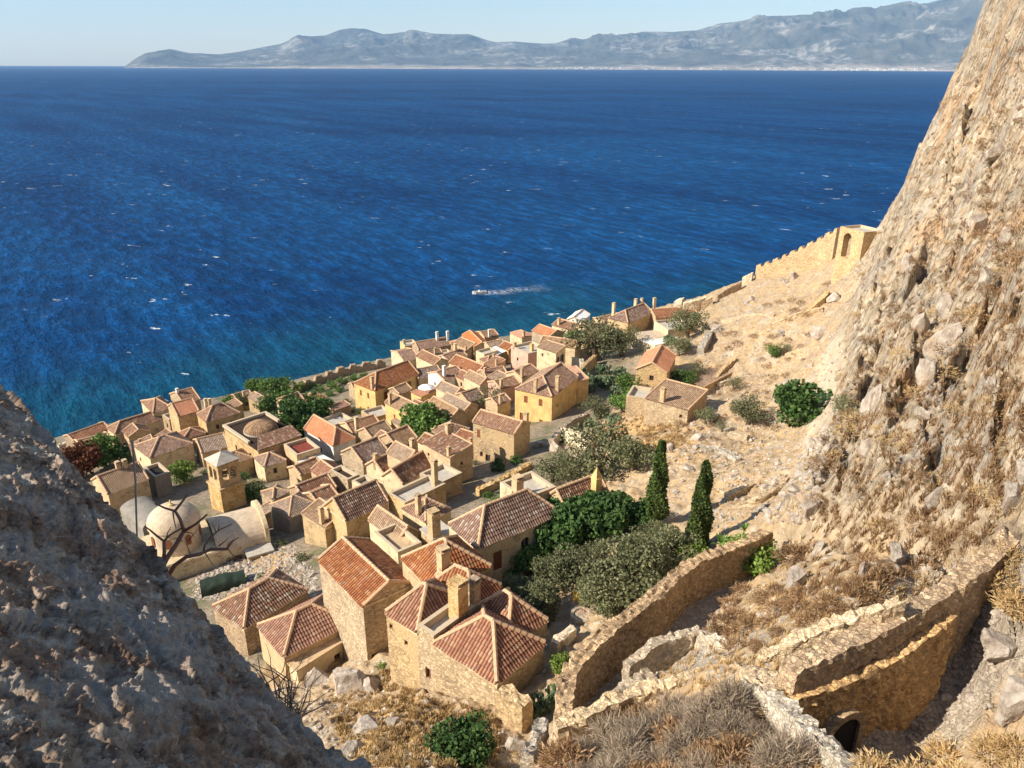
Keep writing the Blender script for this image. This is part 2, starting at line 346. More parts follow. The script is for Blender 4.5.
M['bark'] = flat('bark', (.13, .09, .06), .95, .4); M['deadwood'] = flat('dead_wood', (.27, .155, .115), .9, .4); M['twig'] = flat('grey_twig', (.36, .30, .25), .9, .3)
def leafmat(name, c1, c2, c3, tr=.25):
    t = NT(name); g = t.n('ShaderNodeNewGeometry'); r_ = g.outputs['Random Per Island']
    col = t.ramp(r_, [(0, c1), (.5, c2), (1, c3)]); col = t.hsv(col, v=t.math('ADD', .8, t.math('MULTIPLY', t.rand(), .4)))
    t.b.inputs['Specular IOR Level'].default_value = .2
    tl = t.n('ShaderNodeBsdfTranslucent'); t.l(col, tl.inputs[0]); mx = t.n('ShaderNodeMixShader'); mx.inputs[0].default_value = tr
    t.l(t.b.outputs[0], mx.inputs[1]); t.l(tl.outputs[0], mx.inputs[2]); t.l(mx.outputs[0], t.out.inputs[0]); return t.done(col, None, .75)
M['l_dark'] = leafmat('dark_green_leaves', (.03, .07, .02), (.06, .12, .032), (.11, .19, .05))
M['l_green'] = leafmat('green_leaves', (.06, .12, .025), (.11, .19, .04), (.17, .26, .065))
M['l_lime'] = leafmat('lime_leaves', (.12, .19, .03), (.18, .26, .05), (.26, .34, .08))
M['l_olive'] = leafmat('olive_leaves', (.085, .10, .045), (.155, .165, .08), (.26, .26, .14))
M['l_cyp'] = leafmat('cypress_leaves', (.03, .055, .015), (.07, .11, .025), (.13, .17, .04))
M['l_pear'] = leafmat('cactus_pads', (.07, .12, .06), (.12, .17, .09), (.2, .24, .13), .05)
M['l_brown'] = leafmat('dry_stems', (.18, .10, .05), (.30, .18, .09), (.44, .29, .16))
M['l_grey'] = leafmat('grey_stems', (.19, .14, .10), (.31, .24, .17), (.44, .36, .27))
M['l_rust'] = leafmat('rusty_leaves', (.08, .025, .015), (.14, .05, .025), (.20, .08, .03))
M['l_gold'] = leafmat('golden_grass', (.38, .25, .11), (.52, .36, .17), (.64, .47, .25))
M['l_flower'] = leafmat('red_flowers', (.4, .01, .02), (.5, .02, .04), (.6, .04, .06)); M['l_yel'] = leafmat('yellow_flowers', (.6, .35, .02), (.7, .45, .03), (.8, .55, .05))
def terrain_mat():
    t = NT('ground_rock_and_dirt'); p = t.pos(); cm = t.attr('cliff'); tm = t.attr('town'); gm = t.attr('gold'); pm = t.attr('path')
    n1 = t.noise(p, .25, 6, .62); n2 = t.noise(p, 1.6, 6, .65); n3 = t.noise(p, .07, 5, .55)
    dirt = t.ramp(n2, [(.25, (.22, .155, .095)), (.5, (.38, .28, .175)), (.75, (.55, .42, .28))])
    dirt = t.mix(t.ramp(n1, [(.42, 0.0), (.62, 1.0)]), dirt, (.46, .32, .17))
    dirt = t.mix(t.math('MULTIPLY', t.ramp(t.noise(p, .55, 7, .72), [(.48, 0.0), (.60, 1.0)]), .65), dirt, (.29, .20, .12))
    peb = t.vor(p, 2.6, out=1); pc = t.n('ShaderNodeSeparateColor'); t.l(peb, pc.inputs[0]); d_ = t.vor(p, 2.6)
    rk = t.math('MULTIPLY', t.ramp(pc.outputs[0], [(.62, 0.0), (.66, 1.0)]), t.ramp(d_, [(.3, 1.0), (.42, 0.0)]))
    dirt = t.mix(t.math('MULTIPLY', rk, .8), dirt, t.hsv((.56, .48, .38, 1), v=t.math('ADD', .6, t.math('MULTIPLY', pc.outputs[1], .6))))
    # cliff: pale limestone with grey streaks, orange stains and dry growth
    ps = t.map(p, (.9, .9, .28), (0, R(25), 0)); s1 = t.noise(ps, .30, 6, .65, dist=.4); s2 = t.noise(p, .9, 7, .7)
    rock = t.ramp(s2, [(.29, (.13, .095, .065)), (.41, (.35, .27, .18)), (.56, (.56, .46, .33)), (.75, (.70, .61, .48))])  # darkest stop falls in the bump's cavities, their shade put into the colour
    rock = t.mix(t.math('MULTIPLY', t.ramp(s1, [(.5, 0.0), (.62, 1.0)]), .7), rock, t.ramp(s2, [(.3, (.24, .215, .19)), (.7, (.47, .43, .375))]))
    rock = t.mix(t.math('MULTIPLY', t.ramp(t.noise(ps, .17, 5, .6), [(.55, 0.0), (.68, 1.0)]), .75), rock, t.ramp(s2, [(.3, (.44, .23, .10)), (.7, (.64, .39, .19))]))
    rock = t.mix(t.math('MULTIPLY', t.ramp(t.noise(p, .65, 5, .7), [(.52, 0.0), (.62, 1.0)]), .6), rock, (.40, .265, .14))
    crk = t.noise(t.map(p, (1.0, .7, .22), (0, R(25), R(15))), .55, 5, .6, dist=.8); crk = t.math('ABSOLUTE', t.math('SUBTRACT', crk, .5))
    crm = t.math('MULTIPLY', t.ramp(crk, [(0, 1.0), (.012, .8), (.03, 0.0)]), t.ramp(n1, [(.4, .2), (.6, 1.0)])); rock = t.mix(t.math('MULTIPLY', crm, .8), rock, (.12, .085, .06))
    col = t.mix(cm, dirt, rock); col = t.mix(t.attr('track'), col, t.hsv((.60, .49, .36, 1), v=t.math('ADD', .75, t.math('MULTIPLY', n2, .5))))
    bare = t.math('MULTIPLY', t.ramp(t.noise(p, .38, 6, .65), [(.56, 0.0), (.60, 1.0)]), .85); col = t.mix(t.math('MULTIPLY', bare, t.math('SUBTRACT', 1.0, cm)), col, t.ramp(s2, [(.3, (.30, .25, .19)), (.7, (.52, .45, .35))]))
    gold = t.ramp(t.noise(p, 5, 5, .7), [(.3, (.34, .21, .09)), (.6, (.54, .36, .16)), (.8, (.64, .46, .24))])
    col = t.mix(gm, col, gold)
    town = t.ramp(n2, [(.3, (.15, .115, .08)), (.55, (.28, .22, .155)), (.75, (.38, .31, .23))])
    town = t.mix(t.math('MULTIPLY', t.ramp(n1, [(.5, 0.0), (.6, 1.0)]), .7), town, (.10, .115, .05)); col = t.mix(tm, col, town)
    pw = t.vmath('ADD', p, t.vmath('MULTIPLY', t.noise(p, 1.8, 3, col=True), (.5, .5, .5))); cob = t.vor(pw, 4.2, 'DISTANCE_TO_EDGE'); cc = t.vor(pw, 4.2, out=1); c2 = t.n('ShaderNodeSeparateColor'); t.l(cc, c2.inputs[0])
    path = t.mix(t.ramp(cob, [(0, 0.0), (.08, 1.0)]), (.26, .21, .155), t.hsv(t.mix(c2.outputs[0], (.34, .28, .215), (.50, .43, .34)), v=t.math('ADD', .6, t.math('MULTIPLY', s2, .8))))
    col = t.mix(pm, col, path)
    h = t.math('ADD', t.math('MULTIPLY', n2, .6), t.math('MULTIPLY', t.noise(p, 5, 6, .7), .25)); h = t.math('ADD', h, t.math('MULTIPLY', rk, .12))
    h = t.math('ADD', h, t.math('MULTIPLY', t.math('MULTIPLY', cm, s2), 2.4)); h = t.math('SUBTRACT', h, t.math('MULTIPLY', t.math('MULTIPLY', cm, crm), .5)); h = t.math('ADD', h, t.math('MULTIPLY', pm, t.math('MULTIPLY', t.ramp(cob, [(0, 0.0), (.2, 1.0)]), .12)))
    return t.done(col, t.bump(h, .9, .35))
M['terrain'] = terrain_mat()
def rock_mat(name, warm=0.5, sc=1.0):
    t = NT(name); p = t.obj(); s2 = t.noise(p, 1.4*sc, 8, .72); s1 = t.noise(p, .5*sc, 5, .6, dist=.6)
    col = t.ramp(s2, [(.25, (.16, .12, .095)), (.42, (.33, .27, .22)), (.6, (.5, .44, .37)), (.8, (.66, .6, .53))])
    col = t.mix(t.math('MULTIPLY', t.ramp(s1, [(.5, 0.0), (.64, 1.0)]), warm), col, (.50, .30, .15))
    return t.done(col, t.bump(t.math('ADD', s2, t.math('MULTIPLY', t.noise(p, 7*sc, 5, .7), .3)), .9, .25/sc))
M['rock'] = rock_mat('limestone'); M['rock_grey'] = rock_mat('grey_limestone', .15)
def fg_rock():
    t = NT('weathered_limestone_close'); p = t.pos(); q = t.map(p, (1, 1, 1.6), (R(20), R(-25), R(35)))
    s2 = t.noise(q, 7, 12, .78); s3 = t.noise(p, 1.1, 6, .6, dist=.5); s4 = t.noise(q, 30, 8, .75); s5 = t.noise(t.map(q, (1, .3, 1)), 5, 8, .7)
    col = t.ramp(s2, [(.38, (.07, .045, .035)), (.44, (.27, .19, .145)), (.5, (.47, .38, .31)), (.57, (.68, .60, .52)), (.66, (.90, .86, .80))])
    col = t.mix(t.math('MULTIPLY', t.ramp(s3, [(.47, 0.0), (.56, 1.0)]), .7), col, t.ramp(s4, [(.35, (.16, .085, .055)), (.5, (.42, .26, .18)), (.65, (.64, .46, .34))]))
    col = t.mix(t.math('MULTIPLY', t.ramp(t.noise(p, 1.5, 6, .6, dist=.4), [(.52, 0.0), (.58, 1.0)]), .75), col, t.ramp(s4, [(.35, (.42, .39, .37)), (.6, (.68, .65, .62))]))
    col = t.mix(t.ramp(s5, [(.34, .7), (.41, 0.0)]), col, (.10, .075, .065))
    col = t.mix(t.math('MULTIPLY', t.ramp(t.noise(p, 14, 6, .75), [(.58, 0.0), (.63, 1.0)]), .85), col, (.80, .76, .70))
    h = t.math('ADD', t.math('MULTIPLY', s2, 1.0), t.math('MULTIPLY', s4, .3)); h = t.math('ADD', h, t.math('MULTIPLY', t.ramp(s5, [(.36, 0.0), (.46, 1.0)]), .35))
    col = t.hsv(t.mix(1.0, col, (1.0, .90, .79), 'MULTIPLY'), v=1.2); col = t.mix(1.0, col, (.86, .84, .80), 'DARKEN'); return t.done(col, t.bump(h, 1.0, .09))
M['fgrock'] = fg_rock()
def sea_mat():
    t = NT('sea_water'); p = t.pos(); rot = t.map(p, (1, 1, 1), (0, 0, R(-72)))   # x across the crests
    w1 = t.noise(t.map(rot, (.8, .42, 1)), .85, 4, .62, dist=.15); rot2 = t.map(p, (1, 1, 1), (0, 0, R(-36))); w2 = t.noise(t.map(rot2, (1, .3, 1)), .21, 5, .62, dist=.1); w3 = t.noise(t.map(rot, (.8, .35, 1)), .035, 4, .6, dist=.1)
    w4 = t.noise(t.map(rot, (1, .2, 1)), .009, 4, .6)
    g = t.noise(t.map(p, (.25, 1, 1)), .0022, 5, .6); g2 = t.noise(t.map(rot2, (1, .14, 1)), .020, 5, .6)
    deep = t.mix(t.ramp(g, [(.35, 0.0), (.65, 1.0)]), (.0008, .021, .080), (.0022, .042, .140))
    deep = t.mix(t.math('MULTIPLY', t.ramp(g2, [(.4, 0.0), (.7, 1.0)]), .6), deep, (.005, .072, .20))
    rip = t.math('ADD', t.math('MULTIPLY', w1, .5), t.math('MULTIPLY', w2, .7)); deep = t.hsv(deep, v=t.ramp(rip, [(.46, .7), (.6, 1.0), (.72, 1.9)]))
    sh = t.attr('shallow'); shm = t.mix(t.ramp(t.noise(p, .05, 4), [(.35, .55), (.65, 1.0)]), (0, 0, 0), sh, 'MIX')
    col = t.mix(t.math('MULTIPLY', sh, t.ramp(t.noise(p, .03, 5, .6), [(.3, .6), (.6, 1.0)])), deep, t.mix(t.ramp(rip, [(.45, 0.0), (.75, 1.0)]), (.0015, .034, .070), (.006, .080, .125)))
    cap = t.math('MULTIPLY', t.ramp(t.noise(t.map(rot, (1, .45, 1)), .13, 4, .72), [(.655, 0.0), (.68, 1.0)]), t.ramp(t.noise(p, .012, 2), [(.45, 0.0), (.6, 1.0)]))
    wk = t.attr('wake'); cap = t.math('MAXIMUM', cap, t.math('MULTIPLY', wk, t.ramp(t.noise(p, .9, 5, .7), [(.42, 0.0), (.6, 1.0)])))
    col = t.mix(t.math('MULTIPLY', cap, .75), col, (.75, .8, .82))
    b = t.bump(w1, .7, .7); b = t.bump(w2, .7, 2.4, b); b = t.bump(w3, .5, 6, b)
    # wave facets tilt towards the viewer, so far less sky is mirrored than on a flat sheet
    df = t.n('ShaderNodeBsdfDiffuse'); gl = t.n('ShaderNodeBsdfGlossy'); gl.inputs['Roughness'].default_value = .28; fr = t.n('ShaderNodeFresnel'); fr.inputs[0].default_value = 1.33; mx = t.n('ShaderNodeMixShader')
    t.l(col, df.inputs[0]); t.l(b, df.inputs['Normal']); t.l(b, gl.inputs['Normal']); t.l(b, fr.inputs['Normal']); t.l(t.math('ADD', .012, t.math('MULTIPLY', fr.outputs[0], .10)), mx.inputs[0])
    t.l(df.outputs[0], mx.inputs[1]); t.l(gl.outputs[0], mx.inputs[2]); t.l(mx.outputs[0], t.out.inputs[0]); t.t.nodes.remove(t.b); return t.m
M['sea'] = sea_mat()
def mount_mat():
    t = NT('distant_slopes'); p = t.pos(); z = t.attr('relh')
    n = t.noise(p, .0016, 8, .65); n2 = t.noise(p, .006, 6, .7); n3 = t.noise(t.map(p, (1, 1, 3)), .0009, 6, .65)
    veg = t.ramp(n, [(.35, (.045, .05, .045)), (.55, (.10, .10, .08)), (.75, (.21, .185, .15))])
    cl = t.math('MULTIPLY', t.ramp(n3, [(.52, 0.0), (.60, 1.0)]), t.ramp(n2, [(.45, .1), (.6, 1.0)])); col = t.mix(cl, veg, (.36, .33, .29))
    lo = t.math('MULTIPLY', t.ramp(z, [(0, 1.0), (.04, .8), (.10, 0.0)]), t.ramp(n, [(.35, .3), (.6, 1.0)])); col = t.mix(lo, col, (.52, .42, .32))
    return t.done(col, t.bump(n2, .6, 120))
M['mount'] = mount_mat()
# ---------------------------------------------------------------- light
SUN_DIR = Vector((-.93, -.30, 0)).normalized()*math.cos(R(34)) + Vector((0, 0, math.sin(R(34))))   # towards the sun
W = bpy.data.worlds.new('World'); S.world = W; W.use_nodes = True; nt = W.node_tree; nt.nodes.clear()
sky = nt.nodes.new('ShaderNodeTexSky'); sky.sky_type = 'NISHITA'; sky.sun_disc = False; sky.sun_elevation = R(34)
sky.sun_rotation = math.atan2(SUN_DIR.x, SUN_DIR.y); sky.air_density = 1.0; sky.dust_density = .35; sky.ozone_density = .6; sky.altitude = 0
bg = nt.nodes.new('ShaderNodeBackground'); bg.inputs[1].default_value = .09; wo = nt.nodes.new('ShaderNodeOutputWorld')
nt.links.new(sky.outputs[0], bg.inputs[0]); nt.links.new(bg.outputs[0], wo.inputs[0])
sl = bpy.data.lights.new('sun', 'SUN'); sl.energy = 5.0; sl.angle = R(.5); sl.color = (1.0, .905, .755)
so = bpy.data.objects.new('sun', sl); COL.objects.link(so); so.rotation_euler = SUN_DIR.to_track_quat('Z', 'Y').to_euler()
S.view_settings.view_transform = 'Standard'; S.view_settings.look = 'None'; S.view_settings.gamma = 1; S.view_settings.exposure = .76
S.view_settings.use_curve_mapping = False
S.cycles.max_bounces = 6; S.cycles.volume_bounces = 1; S.cycles.caustics_reflective = False; S.cycles.caustics_refractive = False
# ---------------------------------------------------------------- ground sheet (polar mesh, finest where the town is)
na, nr = 860, 820
az = np.linspace(R(-62), R(66), na); rr_ = np.concatenate([np.linspace(0.6, 12, 40), np.exp(np.linspace(math.log(12.15), math.log(340), nr-40))])
AZ, RR = np.meshgrid(az, rr_, indexing='ij'); X = RR*np.sin(AZ); Y = RR*np.cos(AZ)
Z = np.zeros_like(X); Z0 = np.zeros_like(X)
for i in range(0, na, 43):
    Z0[i:i+43] = tps(X[i:i+43], Y[i:i+43]); Z[i:i+43] = hfun(X[i:i+43], Y[i:i+43])
Z = np.maximum(Z, -6)
CM = cliffmask(X, Y, Z0); TM = townmask(X, Y, Z0)
def blob(px, py, r, s=.5):
    p = hit(px, py); return sstep(r, r*s, np.hypot(X-p[0], Y-p[1])+r*.35*fbm(X*.4, Y*.4, 5, 3))
GM = np.zeros_like(X)
for a in ((400,715,4.2),(430,735,3.6),(370,745,3),(640,425,6.5),(665,440,6),(610,432,5),(272,562,3.5),(480,760,3)): GM = np.maximum(GM, blob(*a))
def polydist(P):
    d = np.full(X.shape, 1e9)
    for a, b in zip(P[:-1], P[1:]):
        e = b[:2]-a[:2]; t = np.clip(((X-a[0])*e[0]+(Y-a[1])*e[1])/(e@e), 0, 1); d = np.minimum(d, np.hypot(X-a[0]-t*e[0], Y-a[1]-t*e[1]))
    return d
PATH = [hit(*q) for q in ((590,722),(605,705),(635,680),(665,640),(690,607),(722,580),(755,556))]
PM = sstep(2.1, 1.5, polydist(PATH)+.35*fbm(X*.7, Y*.7, 2, 3))
PM = np.maximum(PM, sstep(1.9, 1.5, polydist([hit(*q) for q in ((655,672),(690,655),(722,652))])))
PM = np.maximum(PM, sstep(2.6, 1.8, polydist([hit(*q) for q in ((1000,625),(960,655),(925,695),(885,728))])))
Z = Z-.12*PM
T2 = sstep(1.6, .9, polydist([hit(*q) for q in ((832,345),(826,400),(815,440))])+.5*fbm(X*.5, Y*.5, 2, 3))*.6
gnd = npmesh('ground', np.stack([X, Y, Z], -1).reshape(-1, 3), gridfaces(na, len(rr_)), M['terrain'], True,
             {'cliff': CM, 'town': np.clip(TM-GM, 0, 1), 'gold': GM*.9, 'path': PM, 'track': T2})
tag(gnd, kind='structure')
_laz0, _dlaz = az[0], az[1]-az[0]
def hfun(x, y, full=True):      # fast lookup in the finished ground mesh
    x = np.asarray(x, float); y = np.asarray(y, float); a = (np.arctan2(x, y)-_laz0)/_dlaz; r = np.interp(np.hypot(x, y), rr_, np.arange(len(rr_)))
    a = np.clip(a, 0, na-1.001); r = np.clip(r, 0, len(rr_)-1.001); i = a.astype(int); j = r.astype(int); fa, fr = a-i, r-j
    return (Z[i, j]*(1-fa)+Z[i+1, j]*fa)*(1-fr)+(Z[i, j+1]*(1-fa)+Z[i+1, j+1]*fa)*fr
# ---------------------------------------------------------------- sea
sa = np.linspace(R(-80), R(80), 330); sr = np.exp(np.linspace(math.log(60), math.log(31000), 420))
A2, R2 = np.meshgrid(sa, sr, indexing='ij'); SX = R2*np.sin(A2); SY = R2*np.cos(A2)
sd = sdist(SX, SY); shal = .95*sstep(-70, 0, sd+10*fbm(SX*.03, SY*.03, 1, 3))
bp = at_z(480, 293.5, 0); wp = at_z(547, 287.5, 0)
e = (wp-bp)[:2]; L_ = np.hypot(*e); e = e/L_; tt = ((SX-bp[0])*e[0]+(SY-bp[1])*e[1])/L_; pp = np.abs((SX-bp[0])*-e[1]+(SY-bp[1])*e[0])
wk = ((tt > 0) & (tt < 1))*sstep(1.6+3.2*tt, .4+1.6*tt, pp)*(1.1-tt)
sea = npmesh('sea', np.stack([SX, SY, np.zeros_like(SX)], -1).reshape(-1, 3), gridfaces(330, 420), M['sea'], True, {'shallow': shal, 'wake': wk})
tag(sea, kind='structure')
# ---------------------------------------------------------------- far coast
SK = np.array([(60,72),(112,71),(122,68),(134,60),(145,54),(170,49.5),(190,54),(219,55),(240,52),(255,49),(280,44),(298,37),(310,37),(325,36),(340,30),(352,28),(365,28.5),(383,34),
  (400,32.5),(414,32),(437,36),(468,36),(495,43),(515,42),(527,43),(545,44),(558,43),(567,40),(585,40),(598,35),(621,37),(643,32),(675,32),(697,30),(720,23),(747,20),(774,16),(810,14),(836,13),(863,11),(890,7),(922,4),(944,0),(1000,-14),(1100,-22),(1300,-30)], float)
mpx = np.linspace(60, 1250, 700); md = np.linspace(0, 1, 130)
sky_y = np.interp(mpx, SK[:, 0], SK[:, 1])
MV = np.zeros((700, 130, 3)); relh = np.zeros((700, 130))
for i, (px, sy) in enumerate(zip(mpx, sky_y)):
    d = ray(px, sy); hz = math.hypot(d[0], d[1]); el = d[2]/hz; dx, dy = d[0]/hz, d[1]/hz
    lf = np.clip((px-120)/400, 0, 1); D0 = 17500-1500*lf; D1 = D0+9500*np.clip((px-60)/300, .25, 1)
    D = D0+(D1-D0)*md; x = dx*D; y = dy*D
    H = max(0.0, 75+D1*el*.0+D0*el+(D1-D0)*.72*el)
    prof = sstep(0, .74, md)**.85*np.where(md > .74, 1-.5*((md-.74)/.26)**2, 1)
    ridge = rid(x*.00042+3, y*.00030, 1.1, 6, .55)/1.9; k = 1-sstep(.5, .74, md)*.93
    z = H*np.clip(prof*(1-.62*k)+.62*k*prof*(1.25*ridge+.05), 0, 1.0)
    front = np.clip(1.1*(rid(x*.0011, y*.0011, 4.4, 4)/1.8-.35), 0, 1)*math.sin(min(1, max(0, (px-130)/200))*1.57)*180*np.exp(-((md-.16)/.10)**2)
    z = np.maximum(z, front*min(1, H/400)); z = z-8*(md < .004)+22*sstep(0, .02, md)*min(1, H/200)
    MV[i, :, 0] = x; MV[i, :, 1] = y; MV[i, :, 2] = z-6; relh[i] = z/max(H, 50)
mnt = npmesh('distant_mountains', MV.reshape(-1, 3), gridfaces(700, 130), M['mount'], True, {'relh': relh}); tag(mnt, kind='structure')
# far shore village: too small to count
mb = MB(); rv = random.Random(4)
for i in range(170):
    px = rv.choice([rv.gauss(905, 30), rv.gauss(850, 30), rv.uniform(640, 950), rv.gauss(590, 25)])
    k = int(np.clip((px-60)/1190*699, 0, 699)); j = rv.choice([1, 1, 2, 2, 3, 4, 5]) + (rv.random() < .1)*3
    p = MV[k, j]; s = rv.uniform(12, 30); mb.box(p[0]-s, p[1]-s*.6, p[2]-10, p[0]+s, p[1]+s*.6, p[2]+rv.uniform(10, 22))
tag(mb.build('distant_village', M['white']), kind='stuff', label='strip of tiny pale houses along the far shore below the mountains', cat='village')
# ---------------------------------------------------------------- air
t = NT('haze_air'); vol = t.n('ShaderNodeVolumePrincipled'); vol.inputs['Color'].default_value = (.44, .70, 1.0, 1); vol.inputs['Density'].default_value = .000026
vol.inputs['Anisotropy'].default_value = .0; t.t.nodes.remove(t.b); t.l(vol.outputs[0], t.out.inputs[1])
mb = MB(); mb.box(-46000, -400, -12, 46000, 33000, 2600); hz = mb.build('haze', t.m); tag(hz, kind='stuff', label='thin blue air between the rock and the mountains', cat='haze')
# ---------------------------------------------------------------- masonry helpers
def arch_fill(mb, P, s0, s1, z1, rad, m):
    # corner fillers above a round arch, P(s,z)->3d
    n = 6; sc = (s0+s1)/2; zc = z1-rad
    for sgn in (-1, 1):
        pts = [P(sc+sgn*rad, z1)]+[P(sc+sgn*rad*math.cos(k*math.pi/2/n), zc+rad*math.sin(k*math.pi/2/n)) for k in range(n, -1, -1)]
        mb.poly(pts if sgn < 0 else pts[::-1], m)
def panel(mb, p0, p1, z0, z1, holes, inset=.22, m=0):
    """wall face from p0 to p1 (xy), outward normal to the right of the direction, rectangular holes (s0,z0,s1,z1,arch)"""
    p0 = Vector(p0); p1 = Vector(p1); L = (p1-p0).length; u = (p1-p0)/L; nrm = Vector((u.y, -u.x))
    P = lambda s, z, k=0.0: (p0.x+u.x*s-nrm.x*k, p0.y+u.y*s-nrm.y*k, z)
    ss = sorted({0, L, *[h[0] for h in holes], *[h[2] for h in holes]}); zs = sorted({z0, z1, *[h[1] for h in holes], *[h[3] for h in holes]})
    for a, b in zip(ss[:-1], ss[1:]):
        for c, d in zip(zs[:-1], zs[1:]):
            if any(h[0] <= (a+b)/2 <= h[2] and h[1] <= (c+d)/2 <= h[3] for h in holes): continue
            mb.quad(P(a, c), P(b, c), P(b, d), P(a, d), m)
    for h in holes:
        a, c, b, d = h[:4]
        for q in (((a,c),(a,d)), ((b,d),(b,c)), ((a,d),(b,d)), ((b,c),(a,c))):
            mb.quad(P(*q[0]), P(*q[1]), P(*q[1], inset), P(*q[0], inset), m)
        if h[4]: arch_fill(mb, P, a, b, d, (b-a)/2, m)
    return P
PANE = {}
def win_part(root, P, h, inset, kind):
    a, c, b, d = h[:4]; mb = MB(); w = b-a; hh = d-c
    q = lambda s, z, k: P(s, z, k)
    def bar(s0, z0, s1, z1, k0, k1):
        v = [q(s0,z0,k0),q(s1,z0,k0),q(s1,z1,k0),q(s0,z1,k0),q(s0,z0,k1),q(s1,z0,k1),q(s1,z1,k1),q(s0,z1,k1)]
        n = len(mb.v); mb.v += v
        for f in ((0,1,2,3),(7,6,5,4),(0,4,5,1),(1,5,6,2),(2,6,7,3),(3,7,4,0)): mb.f.append(tuple(n+i for i in f))
    if kind == 'niche':
        mb.quad(q(a, c, inset), q(b, c, inset), q(b, d, inset), q(a, d, inset)); return mb.build('niche', M['stone_brown'], root)
    if kind == 'shutter':
        bar(a+.01, c+.01, (a+b)/2-.015, d-.01, .05, .11); bar((a+b)/2+.015, c+.01, b-.01, d-.01, .05, .11)
        for zz in (.2, .5, .8): bar(a+.03, c+hh*zz-.03, b-.03, c+hh*zz+.03, .035, .05)
        return mb.build('window_shutters', M['wood'], root)
    if kind == 'door':
        bar(a+.01, c, b-.01, d-.01, .12, .18)
        for k in range(1, 4): bar(a+w*k/4-.012, c+.02, a+w*k/4+.012, d-.03, .10, .12)
        return mb.build('door', M['wood'], root)
    # frame bars and dark pane
    f = .06
    bar(a, c, b, c+f, inset-.08, inset-.02); bar(a, d-f, b, d, inset-.08, inset-.02); bar(a, c+f, a+f, d-f, inset-.08, inset-.02); bar(b-f, c+f, b, d-f, inset-.08, inset-.02)
    bar((a+b)/2-.02, c+f, (a+b)/2+.02, d-f, inset-.07, inset-.03)
    o = mb.build('window', M['wood'] if kind != 'light' else M['frame'], root)
    mb = MB(); bar(a-.02, c-.02, b+.02, d+.02, inset-.01, inset+.02); mb.build('pane', M['pane'], o); return o
def slope(V, F, UVs, e0, e1, r0, r1, amp=.055, T=.25, rows=True, uoff=0.0, over=.18):
    e0, e1, r0, r1 = map(Vector, (e0, e1, r0, r1)); ev = (e1-e0); L = ev.length; ev = ev/L
    up0 = (r0-e0)-ev*((r0-e0).dot(ev)); up1 = (r1-e1)-ev*((r1-e1).dot(ev)); up = up0 if up0.length > up1.length else up1
    SL = up.length; up = up/SL; nr = ev.cross(up); nr = nr if nr.z > 0 else -nr
    a = (r0-e0).dot(ev); b = (r1-e0).dot(ev); b = max(b, a)
    n = max(6, int(L/T*6)); ncol = n+1
    s = np.linspace(0, L, ncol)
    tm = np.where(s < a, SL*s/max(a, 1e-6), np.where(s > b, SL*(L-s)/max(L-b, 1e-6), SL))
    ph = np.abs(np.sin(np.pi*(s+uoff)/T)); hz_ = amp*(ph**.8)
    nrow = max(1, int(SL/.36)) if rows else 1
    ev = np.array(ev); up = np.array(up); nr = np.array(nr); e0 = np.array(e0)
    for k in range(nrow):
        t0 = -over if k == 0 else SL*k/nrow; t1 = SL*(k+1)/nrow
        ta = np.minimum(t0, tm); tb = np.minimum(t1, tm); n0 = sum(len(x) for x in V)
        la = .045 if rows else 0; lb = .005 if rows else 0
        A_ = e0+s[:, None]*ev+ta[:, None]*up+(hz_+la)[:, None]*nr; B_ = e0+s[:, None]*ev+tb[:, None]*up+(hz_+lb)[:, None]*nr
        V.append(A_); V.append(B_); UVs.append(np.stack([s+uoff, ta], 1)); UVs.append(np.stack([s+uoff, tb], 1))
        i = np.arange(ncol-1); keep = (tb[:-1]-ta[:-1] > 1e-4) | (tb[1:]-ta[1:] > 1e-4); i = i[keep]
        F.append(np.stack([n0+i, n0+i+1, n0+ncol+i+1, n0+ncol+i], 1))
    # closing board under the tiles
    n0 = sum(len(x) for x in V); dn = nr*.06
    V.append(np.array([e0-up*over*.8-dn, np.array(e1)-up*over*.8-dn, np.array(r1)-dn, np.array(r0)-dn])); UVs.append(np.zeros((4, 2))); F.append(np.array([[n0, n0+1, n0+2, n0+3]]))
def roofmesh(name, slopes, mat, parent, near):
    V, F, U = [], [], []
    for i, sl_ in enumerate(slopes): slope(V, F, U, *sl_, rows=near, uoff=i*13.1)
    V = np.concatenate(V); F = np.concatenate(F); U = np.concatenate(U); k_ = len(USED)*3.7; V[:, 2] += .09*fbm(V[:, 0]*.35+k_, V[:, 1]*.35, 1, 3)
    o = npmesh(name, V, F, mat, False, None, parent); me = o.data
    if len(me.loops) != F.size:
        pass
    li = np.zeros(len(me.loops), int); me.loops.foreach_get('vertex_index', li); l = me.uv_layers.new(name='uv'); l.data.foreach_set('uv', U[li].astype(np.float32).ravel())
    return o
def ridgecaps(name, lines, parent, mat=None, rad=.13):
    mb = MB()
    for a, b in lines:
        a = Vector(a); b = Vector(b); L = (b-a).length
        if L < .2: continue
        n = max(1, int(L/.45)); d = (b-a)/n
        for k in range(n):
            p = a+d*k; mb.tube([p+Vector((0, 0, .03)), p+d*1.04+Vector((0, 0, .03))], [rad*1.08, rad*.85], 7)
    return mb.build(name, mat or M['cap'], parent) if mb.v else None
HN = [0]
